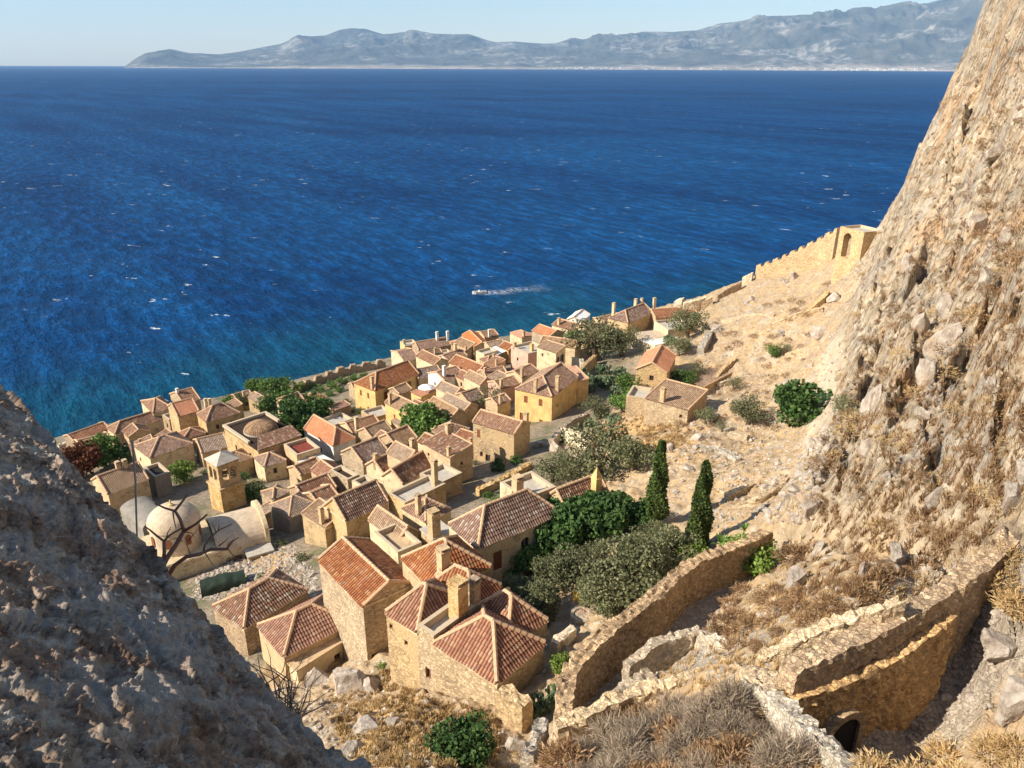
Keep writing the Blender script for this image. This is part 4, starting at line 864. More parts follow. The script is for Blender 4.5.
# --- left, by the water
H_('long waterfront house with a small pink hipped end and cream end wall', (115,434), (107,428), (178,416), -13, 'hipnear', 'v', 1.5, 'cream', 't_brown', win=no(R=[(.12,3.0,.7,.9,'pane')]))
H_('taller house with pink hipped roof behind the long waterfront house', (153,413), (141,401), (174,409), 4.4, 'hip', 'v', 1.3, 'cream', 't_brown', win=no(L=[(.5,1.6,.5,1.0,'pane')]))
H_('gabled stone house with orange-lit roof half in front of the sea, left cluster', (178,416), (168,406), (199,411), 5.3, 'gable', 'v', 1.6, 'stone_tan', 't_orange', win=no(R=[(.25,3.4,.5,.8,'pane')]))
H_('farthest roof of the left cluster, touching the sea line with a white chimney', (184,404), (170,394), (204,402), 4.6, 'gable', 'v', 1.6, 'stone_tan', 't_brown', win=no(), chim=[(168,391,1.6,.5,'flat','white')])
H_('square hipped house with two dark windows and twin white chimneys', (206,422), (197,414), (238,411), 4.2, 'hip', 'v', 1.9, 'stone_ochre', 't_brown', win=no(R=[(.3,1.6,.6,.9,'pane'),(.72,1.6,.6,1.0,'pane')]), chim=[(205,399,2.2,.5,'flat','cream'),(209,399,2.2,.5,'flat','cream')])
H_('low house with two pink roof points beside the pole-like dead stem', (150,458), (134,446), (194,444), 3.7, 'hip', 'v', 1.6, 'cream', 't_brown', win=no(L=[(.3,1.9,.5,.8,'pane'),(.8,2.2,.4,.6,'pane')]))
H_('sloping tan roof filling the gap before the tile-domed building', (202,453), (194,440), (227,444), 2.7, 'gable', 'v', 1.4, 'sand', 't_tan', win=NOW)
H_('low tiled roof along the shore, leftmost complete roof', (82,450), (75,440), (110,440), 2.5, 'gable', 'v', .9, 'stone_brown', 't_brown', win=NOW)
H_('pinkish coastal roof half hidden by the rock and the rusty tree', (74,441), (64,436), (107,427), 2.5, 'gable', 'v', .8, 'stone_brown', 't_red', win=NOW)
H_('long roof with two stout chimneys behind the grey church roofs', (108,494), (92,480), (149,480), 3.7, 'gable', 'v', 1.8, 'sand', 't_tan', win=no(), chim=[(117,462,2.0,.6),(124,460,2.0,.6)])
H_('dark flat roof hollow beside the two-chimney roof', (155,480), (144,470), (172,476), 3.1, 'flat', wall='grey', floorm='dark', win=NOW, maxv=7)
H_('large plain grey vaulted roof in shade next to the domed church', (143,530), (120,510), (166,512), 4.2, 'vault', 'u', .9, 'grey', 'grey', win=NOW, cat='church building', name='church_building')

# ---------------------------------------------------------------- domed church, bell tower, tile-domed building
zc = zsolve(174, 522, -44); c = at_z(174, 522, zc); RZ = R(31)
base = gz(c[0], c[1])-.8; Hc = zc-base
ch = empty('domed_church', (c[0], c[1], base), RZ); tag(ch, 'cream church with round dome on a drum and vaulted nave, behind the bare branches', 'church')
rd = 2.85
mb = MB(); mb.lathe([(rd*.96, Hc-3.6), (rd*.96, Hc)], 32); mb.lathe([(rd*.96, Hc), (rd*1.03, Hc+.05), (rd*1.03, Hc+.22), (rd*.98, Hc+.25)], 32); mb.build('drum', M['dome'], ch)
mb = MB(); mb.lathe([(rd*1.02*math.cos(a), Hc+.2+rd*.72*math.sin(a)) for a in np.linspace(0, math.pi/2, 14)], 40); d_ = mb.build('dome', M['dome'], ch, True)
mb = MB(); mb.lathe([(.28, 0), (.28, .15), (.1, .25), (.08, .7), (0, .75)], 8, (0, 0, Hc+.2+rd*.72)); mb.build('finial', M['yellow'], d_)
for k in range(8):
    a = k*math.pi/4+R(-70); mb = MB(); w = .32
    pts = []
    for s_, z_ in [(-w, Hc-1.9), (w, Hc-1.9), (w, Hc-.9)]+[(w*math.cos(q), Hc-.9+w*math.sin(q)) for q in np.linspace(.3, math.pi-.3, 5)]+[(-w, Hc-.9)]:
        pts.append((math.cos(a)*rd*.985-math.sin(a)*s_, math.sin(a)*rd*.985+math.cos(a)*s_, z_))
    mb.poly(pts); mb.build('drum_window', M['wood'], ch)
bodyh = Hc-3.2
mb = MB(); mb.box(-3.7, -3.7, 0, 3.7, 3.7, bodyh); mb.box(-3.9, -3.9, bodyh+.003, 3.9, 3.9, bodyh+.18, 0, .1, .1); mb.build('wall', M['cream'], ch)
# three apses towards the viewer side, barrel nave towards the bell tower
for yy, rr in ((-2.1, 1.5), (1.9, 1.3)):
    mb = MB(); mb.lathe([(rr, 0), (rr, bodyh-1.0), (rr*1.08, bodyh-.95), (rr*1.08, bodyh-.8)]+[(rr*math.cos(a), bodyh-.8+.7*math.sin(a)) for a in (.3, .7, 1.1, 1.56)], 16, (-3.7, yy, 0), R(90), R(270)); mb.build('apse', M['cream'], ch)
LN = 5.6; nh = bodyh-.4; hw = 3.5
mb = MB()
n = 16; prof = [(-hw*math.cos(math.pi*k/n), 2.2*math.sin(math.pi*k/n)) for k in range(n+1)]
for k in range(n): mb.quad((3.7, prof[k][0], nh+prof[k][1]), (3.7+LN, prof[k][0], nh+prof[k][1]), (3.7+LN, prof[k+1][0], nh+prof[k+1][1]), (3.7, prof[k+1][0], nh+prof[k+1][1]))
mb.build('vaulted_roof', M['dome'], ch, False)
mb = MB(); mb.quad((3.7,-hw,0),(3.7+LN,-hw,0),(3.7+LN,-hw,nh),(3.7,-hw,nh)); mb.build('nave_wall', M['cream'], ch); mb = MB(); mb.quad((3.7,hw,0),(3.7+LN,hw,0),(3.7+LN,hw,nh),(3.7,hw,nh)); mb.build('nave_wall', M['cream'], ch)
mb = MB(); pf = [(3.7+LN, -hw-.1, 0), (3.7+LN, hw+.1, 0)]
out = [(hw+.1, nh+.5)]+[((hw+.1)*math.cos(math.pi*k/n), nh+.5+2.5*math.sin(math.pi*k/n)) for k in range(1, n)]+[(-hw-.1, nh+.5)]
f1 = [(3.7+LN, -hw-.1, 0), (3.7+LN, hw+.1, 0)]+[(3.7+LN, y, z) for y, z in out]; f2 = [(x+.5, y, z) for x, y, z in f1]
mb.poly(f1); mb.poly(f2)
for i in range(len(f1)): j = (i+1) % len(f1); mb.quad(f1[i], f1[j], f2[j], f2[i])
mb.build('gable_wall', M['cream'], ch)
mb = MB(); mb.box(3.7+LN-2.6, -hw-1.9, 0, 3.7+LN+.3, -hw-.02, nh-.6); mb.build('buttress', M['stone_ochre'], ch); mb = MB(); mb.box(3.7+LN-2.7, -hw-2.0, nh-.597, 3.7+LN+.4, -hw-.02, nh-.4); mb.build('buttress_cap', M['slab'], ch)
for k, s_ in enumerate((2.2, 5.2)):
    mb = MB(); mb.box(3.7+s_-.4, -hw-.06, nh-2.4, 3.7+s_+.4, -hw+.05, nh-1.0); mb.build('window', M['wood'], ch)
# bell tower
zb = zsolve(217, 466, -46); a, b, c2 = at_z(217, 466, zb)[:2], at_z(206, 457, zb)[:2], at_z(238, 458, zb)[:2]
v = c2-a; w = float(np.hypot(*v)); v = v/w; u = np.array([-v[1], v[0]]); ctr = a+v*w/2+u*w/2; base = gz(*ctr)-.8; Ht = zb-base; hw = w/2
bt = empty('bell_tower', (ctr[0], ctr[1], base), math.atan2(v[1], v[0])); tag(bt, 'square stone bell tower with arched belfry openings and small pyramid cap', 'bell tower')
mb = MB(); st_ = Ht-3.6
mb.box(-hw*1.12, -hw*1.12, 0, hw*1.12, hw*1.12, st_-.25); mb.build('shaft', M['stone_ochre'], bt)
mb = MB(); mb.box(-hw*1.22, -hw*1.22, st_-.248, hw*1.22, hw*1.22, st_, 0); mb.build('string_course', M['stone_tan'], bt); mb = MB(); mb.box(-hw*1.08, -hw*1.08, Ht-.2, hw*1.08, hw*1.08, Ht); mb.build('cornice', M['stone_tan'], bt)
mb = MB(); F4 = (((-hw, hw), (-hw, -hw)), ((-hw, -hw), (hw, -hw)), ((hw, -hw), (hw, hw)), ((hw, hw), (-hw, hw)))
aw = w*.27
for f in F4:
    hl = [(w*.18, st_+.9, w*.18+aw, Ht-.85, True), (w*.82-aw, st_+.9, w*.82, Ht-.85, True)]
    panel(mb, *f, st_, Ht-.2, hl, .4)
mb.quad((-hw, -hw, st_+.5), (hw, -hw, st_+.5), (hw, hw, st_+.5), (-hw, hw, st_+.5))
mb.build('belfry', M['stone_ochre'], bt)
for f in F4:
    p0 = Vector(f[0]); p1 = Vector(f[1]); mid = (p0+p1)/2*.93; mb = MB(); mb.tube([(mid.x, mid.y, st_+.9), (mid.x, mid.y, Ht-1.3)], .13, 8); mb.build('column', M['white'], bt)
mb = MB(); mb.lathe([(0, .6), (.12, .58), (.2, .3), (.33, 0), (.3, 0)], 14, (0, 0, Ht-1.7)); mb.build('bell', M['metal'], bt)
mb = MB(); q = hw*1.14; ap = (0, 0, Ht+1.15)
for i in range(4):
    s_ = [(-q, -q, Ht), (q, -q, Ht), (q, q, Ht), (-q, q, Ht)]; mb.poly([s_[i], s_[(i+1) % 4], ap])
rf = mb.build('pyramid_roof', M['slab'], bt); mb = MB(); mb.tube([(0, 0, Ht+1.05), (0, 0, Ht+1.75)], [.1, .04], 6); mb.lathe([(0, -.14), (.14, 0), (0, .14)], 8, (0, 0, Ht+1.4)); mb.build('finial', M['slab'], rf)
# tile-domed square building
r_ = H_('big square stone building with a low round tiled dome and red tile skirts', (258,451), (224,428), (293,431), -25, 'flat0', wall='stone_ochre', floorm='t_dark',
   win=no(L=[(.32,2.4,.6,1.1,'pane'),(.5,3.4,.8,1.4,'arch'),(.75,2.0,.6,1.1,'pane')], R=[]))
bb = [c.bound_box for c in r_.children if c.name.startswith('flat_roof')][0]; hx = bb[6][0]-.12; hy = bb[6][1]-.12; Hh = bb[6][2]-.16
rr = min(hx, hy)*.70
V, F, U = [], [], []
seg = 168; T_ = np.linspace(0, 1, 10)
th = np.linspace(0, 2*math.pi, seg*1+1)
rs_ = np.array([[rr*(1-.97*q)*(1+0*q) for q in T_]]); prf = rr*np.cos(T_*math.pi/2*.97); zz = Hh+.35+rr*.50*np.sin(T_*math.pi/2)
corr = .07*np.abs(np.sin(th*28))
P3 = np.stack([np.stack([(prf[k]+corr*(prf[k]/rr))*np.cos(th)+hx*.02, (prf[k]+corr*(prf[k]/rr))*np.sin(th)+hy*.08, zz[k]+corr*.6*(prf[k]/rr)], -1) for k in range(10)], 0)
U = np.stack([np.stack([th*28/math.pi*.30, np.full_like(th, T_[k]*rr*1.3)], -1) for k in range(10)], 0).reshape(-1, 2)
dm = npmesh('dome', P3.reshape(-1, 3), gridfaces(10, len(th)), M['t_tan'], False, None, r_)
li = np.zeros(len(dm.data.loops), int); dm.data.loops.foreach_get('vertex_index', li); dm.data.uv_layers.new(name='uv').data.foreach_set('uv', U[li].astype(np.float32).ravel())
mb = MB(); mb.lathe([(rr*1.05, Hh+.1), (rr*1.05, Hh+.4), (rr*.9, Hh+.4)], 40, (hx*.02, hy*.08, 0)); mb.build('dome_ring', M['slab'], r_)
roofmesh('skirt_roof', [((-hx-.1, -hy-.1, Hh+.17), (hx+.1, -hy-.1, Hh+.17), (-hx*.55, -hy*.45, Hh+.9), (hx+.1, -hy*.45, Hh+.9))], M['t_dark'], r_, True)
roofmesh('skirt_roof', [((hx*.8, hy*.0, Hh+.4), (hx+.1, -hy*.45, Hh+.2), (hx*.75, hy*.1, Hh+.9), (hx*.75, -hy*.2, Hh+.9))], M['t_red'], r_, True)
mb = MB()
for (x0, y0, x1, y1) in ((-hx-.15, -hy*.5, -hx+.3, hy+.15), (-hx+.3, hy-.3, hx+.15, hy+.15), (hx-.3, hy*.2, hx+.15, hy-.3)): mb.box(x0, y0, Hh+.165, x1, y1, Hh+.62)
mb.build('parapet', M['frame'], r_)
# --- curved plaster roof near the ruins, and its slab
H_('white plastered vaulted roof among the ruins by the slope', (645,344), (631,334), (662,329), -8, 'vault', 'v', 1.0, 'cream', 'dome', win=no(L=[]), cat='house')
H_('flat whitish roof slab right below the white vaulted roof', (655,346), (642,341), (669,335), -5, 'flat0', wall='cream', floorm='white', win=NOW)
H_('white canvas pavilion roof on the water side of the three-window house', (581,322), (566,320), (596,315), -10, 'gable', 'v', 1.1, 'white', 'whitecloth', win=NOW, cat='pavilion', name='canvas_pavilion')
# awning with poles
def awning(px, label, h=2.8):
    z = zsolve(px[0][0], px[0][1], h); P = [at_z(*q, z) for q in px]; c = sum(P)/4; base = gz(c[0], c[1])
    r = empty('awning', (c[0], c[1], base)); tag(r, label, 'awning'); mb = MB()
    Q = [p-c for p in P]; zt = z-base
    for s in range(3):
        a0, a1 = s/3+.012, (s+1)/3-.012; f = lambda a, i, j: Q[i]*(1-a)+Q[j]*a
        q4 = [f(a0, 0, 1), f(a1, 0, 1), f(a1, 3, 2), f(a0, 3, 2)]
        top = [(q[0], q[1], zt+(.25 if i in (2, 3) else 0)) for i, q in enumerate(q4)]; mb.poly(top); mb.poly([(x, y, z_-.05) for x, y, z_ in top][::-1])
        for i in range(4): a_, b_ = top[i], top[(i+1) % 4]; mb.quad(a_, b_, (b_[0], b_[1], b_[2]-.05), (a_[0], a_[1], a_[2]-.05))
    mb.build('canopy', M['whitecloth'], r)
    for q in Q: mb = MB(); mb.tube([(q[0]*.96, q[1]*.96, -1), (q[0]*.96, q[1]*.96, zt-.03)], .06, 6); mb.build('pole', M['metal'], r)
awning([(490,358),(480,354),(495,347),(509,351)], 'large white striped awning between the roofs near the water')
# parasol
p = hit(427, 408); r = empty('parasol', p); tag(r, 'bright white open parasol beside the flat orange roof', 'parasol')
z = 4.6; mb = MB(); mb.lathe([(1.7, z-.0), (1.2, z+.28), (.5, z+.55), (0, z+.7)], 8); mb.build('canopy', M['whitecloth'], r); mb = MB(); mb.tube([(0, 0, -.3), (0, 0, z+.6)], .05, 6); mb.build('pole', M['metal'], r)
# green tarpaulin
p = hit(224, 588); r = empty('covered_stack', p, R(24)); tag(r, 'stack under a dark green tarpaulin beside the rock edge', 'covered stack')
n, m = 26, 14; xs = np.linspace(-2.3, 2.3, n); an = np.linspace(-.1, math.pi+.1, m); XX, AA = np.meshgrid(xs, an, indexing='ij')
yy = -1.15*np.sign(np.cos(AA))*np.abs(np.cos(AA))**.55; z_ = 1.5*np.clip(np.sin(AA), -.1, 1)**.6*(1-.12*np.abs(XX)/2.3) if False else 1.5*np.abs(np.clip(np.sin(AA), 0, 1))**.6*(1-.12*np.abs(XX)/2.3)
yy = yy+.10*fbm(XX*1.5, AA*1.5, 1, 3); z_ = z_+.12*fbm(XX*1.2, AA*1.7, 7, 3)
npmesh('tarpaulin', np.stack([XX, yy, z_], -1).reshape(-1, 3), gridfaces(n, m), M['tarp'], True, None, r)
mb = MB(); mb.box(-2.28, -.95, -.4, 2.28, .95, 1.1); mb.build('stack', M['tarp'], r)
# boat
bw = at_z(480, 293.5, 0); dr = (at_z(547, 287.5, 0)-bw)[:2]; dr /= np.hypot(*dr)
bo = empty('motorboat', (bw[0], bw[1], 0), math.atan2(-dr[1], -dr[0])); tag(bo, 'small white motorboat trailing a foamy wake on the open blue sea', 'motorboat')
mb = MB(); secs = [(-2.4, 1.0, .75), (-1.2, 1.1, .75), (.3, 1.1, .8), (1.6, .8, .92), (2.4, .4, 1.05), (2.9, .03, 1.15)]
rings = [[(x, -w_, zt_), (x, -w_*.75, 0), (x, 0, -.3), (x, w_*.75, 0), (x, w_, zt_), (x, w_*.85, zt_), (x, w_*.8, .35), (x, -w_*.8, .35), (x, -w_*.85, zt_)] for x, w_, zt_ in secs]
for rg in rings: mb.v += rg
k = 9
for i in range(5):
    for j in range(k): a = i*k+j; b = i*k+(j+1) % k; mb.f.append((a, b, b+k, a+k))
mb.f.append(tuple(range(k))); mb.f.append(tuple(5*k+j for j in reversed(range(k)))); mb.build('hull', M['white'], bo)
mb = MB(); mb.box(-.2, -.5, .35, .5, .5, 1.25, 0, .12, .05); mb.build('console', M['white'], bo); mb = MB(); mb.box(-.05, -.48, 1.26, .1, .48, 1.6); mb.build('windscreen', M['pane'], bo)
mb = MB(); mb.box(-2.85, -.2, -.1, -2.42, .2, 1.15, 0, .05, .03); mb.build('outboard_motor', M['dark'], bo)
mb = MB(); mb.box(-1.6, -.7, .352, -1.1, .7, .75); mb.build('seat', M['grey'], bo)

# ---------------------------------------------------------------- free-standing walls
def resample(P, st):
    P = [np.asarray(p, float) for p in P]; seg = [np.linalg.norm(b-a) for a, b in zip(P[:-1], P[1:])]; cum = np.concatenate([[0], np.cumsum(seg)])
    n = max(2, int(cum[-1]/st)+1); s = np.linspace(0, cum[-1], n); Pa = np.array(P)
    Q = np.stack([np.interp(s, cum, Pa[:, i]) for i in range(3)], 1)
    if len(P) > 2:
        k = max(1, int(1.0/st)); ker = np.ones(2*k+1)/(2*k+1); pad = np.concatenate([np.repeat(Q[:1], k, 0), Q, np.repeat(Q[-1:], k, 0)]); Q2 = np.stack([np.convolve(pad[:, i], ker, 'valid') for i in range(3)], 1)
        Q2[0] = Q[0]; Q2[-1] = Q[-1]; Q = Q2
    return Q
def rwall(label, pts, th=.7, rel=False, down=None, mat='rubble', rough=.10, cren=None, cat='wall', name='stone_wall', group=None, res=.16, world=False, topm=None):
    """pts: (px,py,ztop) centre line of the wall's top"""
    if rel: pts = [tuple(hit(p[0], p[1]+4)+np.array([0, 0, p[2]])) for p in pts]; world = True
    P = resample([p if world else at_z(*p) for p in pts], res); n = len(P)
    t = np.gradient(P[:, :2], axis=0); t /= np.linalg.norm(t, axis=1)[:, None]+1e-9; nr = np.stack([t[:, 1], -t[:, 0]], 1)
    g = [hfun(P[:, 0]+nr[:, 0]*k*th/2, P[:, 1]+nr[:, 1]*k*th/2) for k in (-1, 1)]; bot = np.minimum(*g)-.5
    if down is not None: bot = np.minimum(bot, P[:, 2]-down)
    Hm = max(1.0, float((P[:, 2]-bot).max())); nz = max(3, int(Hm/max(res, .25))+1); nt_ = max(3, int(th/.16)+1)
    prof = [(-1, k/nz) for k in range(nz)]+[(-1+2*k/nt_, 1.0) for k in range(nt_+1)]+[(1, 1-k/nz) for k in range(1, nz+1)]
    m = len(prof); V = np.zeros((n, m, 3)); s_ = np.arange(n)*res
    topz = P[:, 2].copy()
    if cren: topz = topz+np.where((s_ % cren[0]) < cren[0]*.5, cren[1], 0)
    for j, (a, b) in enumerate(prof):
        bt_ = th/2*(1+.10*(1-b))
        V[:, j, 0] = P[:, 0]+nr[:, 0]*a*bt_; V[:, j, 1] = P[:, 1]+nr[:, 1]*a*bt_; V[:, j, 2] = bot+(topz-bot)*b
    x, y, z = V[..., 0], V[..., 1], V[..., 2]
    f1 = fbm(x*1.7, y*1.7, z*1.7, 3, .6); f2 = fbm(x*1.7+40, y*1.7, z*1.7, 3, .6)
    # individual stones: cellular steps
    def cell(x, y, z, s):
        xi, yi, zi = (np.floor(q*s).astype(int) & 255 for q in (x, y, z)); return _p[_p[_p[xi]+yi]+zi]/255.0-.5
    c1 = cell(x+.1*f1, y, z, 4.5)
    A = np.array([p[0] for p in prof]); side = np.sign(A)*(np.abs(A) > .99)
    topf = np.array([1.0 if p[1] == 1.0 else 0 for p in prof])
    V[..., 0] += nr[:, None, 0]*side*rough*(f1+.8*c1); V[..., 1] += nr[:, None, 1]*side*rough*(f1+.8*c1); V[..., 2] += topf*rough*(1.0*f2+1.7*c1)
    cc = P.mean(0); cc[2] = bot.mean(); V = V-cc
    F = gridfaces(n, m); V2 = V.reshape(-1, 3)
    o = npmesh(name, V2, F, M[mat], False); 
    # end faces
    bm_ = MB(); 
    o.location = tuple(cc)
    me = o.data
    import bmesh
    bm = bmesh.new(); bm.from_mesh(me); bm.verts.ensure_lookup_table()
    for i in (0, n-1):
        try: bm.faces.new([bm.verts[i*m+j] for j in range(m)])
        except Exception: pass
    bm.to_mesh(me); bm.free()
    tag(o, label, cat, group); return o
rwall('long curved stone parapet with dark shaded face along the cobbled path',
      W1+[(766,530,47.9)], .75, mat='rubble_orange')
rwall('short return wall closing the far end of the curved parapet', [(766,531,47.9),(769,540,47.5)], .7, mat='rubble_orange')
rwall('low broken wall stub dividing the cobbled path, upper one of the pair', [(627,664,49.2),(648,645,49.6),(672,636,49.7),(700,628,49.8)], .5)
rwall('plastered inner wall running right from the low broken stub', [(702,630,50.0),(722,640,50.9),(745,655,52.3)], .5, mat='stone_pale')
rwall('short thick wall stub below the low broken one', [(618,694,50.3),(632,683,50.3),(652,671,50.4)], .7)
rwall('long rubble wall top crossing above the grey brushwood', [(556,724,50.8),(587,712,51.1),(619,694,51.4),(644,686,51.6),(667,683,51.8),(692,677,52.1),(717,667,52.6),(746,655,53.6)], .6)
rwall('great curved retaining wall sweeping up to the cliff foot, upper of two', [(1024,522,57.6),(1003,543,57.2),(985,561,57.0),(962,577,56.8),(938,592,56.6),(905,612,56.4),(870,630,56.2),(830,648,56.0),(788,668,55.8)], .75, down=3.0, mat='rubble_orange')
rwall('lower curved retaining wall over the dark arch, in front of the great one', [(950,612,55.9),(935,622,55.7),(900,648,55.2),(870,664,55.0),(835,679,54.95),(795,694,54.9),(772,702,54.8)], .7, down=3.0, mat='rubble_orange')
rwall('straight upper terrace wall above the curved retaining walls', [(902,600,57.0),(880,606,56.8),(850,616,56.3),(815,629,55.7),(780,646,54.9),(752,662,53.9)], .5, mat='rubble')
rwall('sloping wall top falling to the lower right corner beside the brushwood', [(750,676,54.2),(785,702,55.2),(820,735,56.6),(845,757,57.4),(875,785,58.4)], .65, mat='rubble_grey')
rwall('rubble link between the terrace wall and the curved walls', [(745,660,53.8),(765,675,54.6),(785,690,54.9)], 1.0, mat='rubble')
pa = at_z(842, 677, 54.95); pb_ = at_z(862, 667, 55.0); dv_ = (pb_-pa)[:2]; dv_ /= np.hypot(*dv_); nv_ = np.array([dv_[1], -dv_[0]])
pc = pa[:2]+nv_*.42; r_ = empty('arched_passage', (pc[0], pc[1], 51.2), math.atan2(dv_[1], dv_[0])); tag(r_, 'dark arched passage at the foot of the lower curved retaining wall', 'arch')
mb = MB(); hw_, hh_ = .75, 1.5; ring = [(-hw_, 0)]+[(-hw_*math.cos(q), hh_+hw_*math.sin(q)) for q in np.linspace(0, math.pi, 10)]+[(hw_, 0)]
ring2 = [(-hw_-.3, 0)]+[(-(hw_+.3)*math.cos(q), hh_+(hw_+.3)*math.sin(q)) for q in np.linspace(0, math.pi, 10)]+[(hw_+.3, 0)]
for i in range(len(ring)-1):
    a_, b_, c_, d_ = ring[i], ring[i+1], ring2[i+1], ring2[i]
    mb.quad((a_[0], -.18, a_[1]), (b_[0], -.18, b_[1]), (c_[0], -.18, c_[1]), (d_[0], -.18, d_[1])); mb.quad((a_[0], -.18, a_[1]), (a_[0], .3, a_[1]), (b_[0], .3, b_[1]), (b_[0], -.18, b_[1])); mb.quad((d_[0], -.18, d_[1]), (c_[0], -.18, c_[1]), (c_[0], .3, c_[1]), (d_[0], .3, d_[1]))
mb.build('arch_ring', M['rubble_orange'], r_); mb = MB(); mb.poly([(x, -.06, z_) for x, z_ in ring]); mb.build('opening', M['dark'], r_)  # flat near-black panel, its colour standing in for the unlit depth of the passage
# seawall, ruins, town walls
g3 = 'merlons'
rwall('crenellated stone seawall between the gardens and the water', [(268,398,4.6),(300,386,4.6),(330,374,4.7),(345,369,4.8),(385,362,5.0)], 1.0, cren=(3.4,.9), res=.4, mat='stone_brown')
rwall('plain low seawall along the shore path, left of the crenellated one', [(228,402,3.6),(250,396,3.8),(268,397,4.4)], .8, res=.4, mat='rubble_grey')
rwall('shore wall below the leftmost roofs', [(58,445,3.0),(85,436,3.2),(108,428,3.4),(140,417,3.6)], .8, res=.4, mat='stone_pale')
rwall('stepped crenellated town wall climbing to the gate tower against the sea', [(757,268,25.5),(775,262,28),(790,255,30.5),(805,248,33),(820,240,35.5),(838,231,38.5)], 1.0, cren=(2.6,.8), res=.4, mat='stone_tan', down=4.5)
rwall('broken wall block left of the crenellated town wall', [(742,281,2.2),(752,277,2.4)], 1.2, True, res=.3, mat='stone_pale', down=3)
rwall('tilted ruined wall piece with dark side near the sea edge', [(716,297,1.6),(728,291,2.2),(740,285,2.0)], 1.0, True, res=.3, mat='stone_brown', down=2)
rwall('second tilted ruined wall piece, lower down the sea edge', [(698,306,1.8),(712,300,2.2)], 1.2, True, res=.3, mat='stone_tan', down=3)
rwall('pale ruined wall with broken top above the last tiled house', [(682,312,3.6),(696,307,3.0),(706,302,2.6)], 1.0, True, res=.3, mat='stone_pale', down=5)
rwall('lone square wall block at the end of the tiled roofs', [(674,312,4.2),(682,310,4.2)], 2.4, True, res=.3, mat='stone_pale', down=6)
rwall('grey rock-like wall ruin on the slope above the vivid orange roof', [(700,352,1.8),(706,342,2.2),(709,332,1.2)], 1.4, True, res=.3, mat='rubble_grey', down=2)
rwall('hillside wall running up from the long narrow ruin', [(708,386,.7),(722,368,.8),(735,356,.5)], .7, True, res=.3, mat='stone_tan', down=2.5)
rwall('ruined wall with dark inner side by the hillside bushes', [(579,378,2.6),(588,368,2.6),(595,360,2.2)], .8, True, res=.3, mat='stone_tan', down=3.5)
rwall('upright wall fragment between the arched house and the bushes', [(573,364,2.6),(582,368,2.8),(581,380,1.2)], .8, True, res=.3, mat='stone_pale', down=4)
rwall('ochre retaining wall beside the street under the square ochre house', [(478,492,1.0),(490,487,1.1),(505,479,1.0),(520,471,1.0),(530,463,.8)], .8, True, res=.3, mat='stone_ochre', down=2.6)
rwall('roofless stone enclosure above the street, left side', [(551,446,1.6),(563,434,2.0),(572,426,2.0),(588,418,1.6)], .7, True, res=.3, mat='rubble', down=3)
rwall('roofless stone enclosure above the street, sunlit front side', [(563,436,2.0),(575,440,2.0),(592,445,1.6)], .7, True, res=.3, mat='stone_pale', down=3)
rwall('low field wall across the dirt below the cypress trees', [(726,496,.5),(740,490,.7),(752,482,.4)], .6, True, res=.3, mat='rubble', down=1.2)
rwall('small dirt-slope wall with a shaded end', [(728,432,.5),(748,436,.7)], .6, True, res=.3, mat='rubble', down=1)
rwall('low terrace wall across the dry slope above the green trees', [(772,322,.6),(800,312,.9),(822,306,.6)], .8, True, res=.3, mat='rubble', down=1.5)
rwall('garden terrace wall between the orchard and the parapet', [(585,664,.7),(620,632,.7),(655,598,.7)], .4, True, res=.3, mat='rubble_grey', down=.8)
rwall('low stone bench wall beside the nearest red roof', [(553,650,.9),(573,633,.9)], .6, True, res=.25, mat='stone_pale', down=1)
rwall('thick sloping wall end continuing from the nearest hipped house', [(501,688,41.2),(512,693,41.3),(528,703,41.4)], .9, res=.25, mat='stone_tan', down=3)
rwall('leaning pale wall stub by the big cactus', [(528,755,50.6),(536,735,50),(543,718,49.4)], .5, res=.25, mat='rubble_grey', down=2)
rwall('low dry wall crossing the footpath slope under the angular boulder', [(786,352,.6),(806,348,.9),(822,346,.5)], .7, True, res=.3, mat='rubble', down=1.4)
rwall('broken terrace wall with shaded end on the slope, right of the cleft rocks', [(806,310,.7),(822,300,1.6),(827,292,1.2)], .9, True, res=.3, mat='stone_tan', down=2)
rwall('thin terrace line across the upper slope below the crenellated wall', [(722,318,.4),(750,312,.6),(775,312,.4)], .6, True, res=.3, mat='rubble', down=1)
rwall('curving field wall above the loose grey-green tree', [(716,382,.5),(740,376,.8),(768,372,.5)], .6, True, res=.3, mat='rubble', down=1)
rwall('tumbled wall along the dirt clearing, right of the right cypress', [(735,505,.4),(758,500,.7),(778,488,.6),(786,474,.4)], .6, True, res=.3, mat='rubble', down=1)
rwall('short grey wall at the top of the dirt clearing', [(700,446,.6),(722,450,.8),(738,458,.4)], .7, True, res=.3, mat='rubble_grey', down=1)
rwall('collapsed wall beside the ruins by the last tiled house', [(688,318,1.0),(700,322,1.4),(707,330,.8)], .8, True, res=.3, mat='rubble', down=2)
# gate tower at the end of the town wall
H_('square ruined gate tower with a tall arched niche, where the town wall meets the cliff', (864,235), (840,229), (872,230), -26, 'flat', wall='stone_tan', win=no(L=[(.38,2.9,2.2,5.0,'niche')]), cat='tower', name='gate_tower')
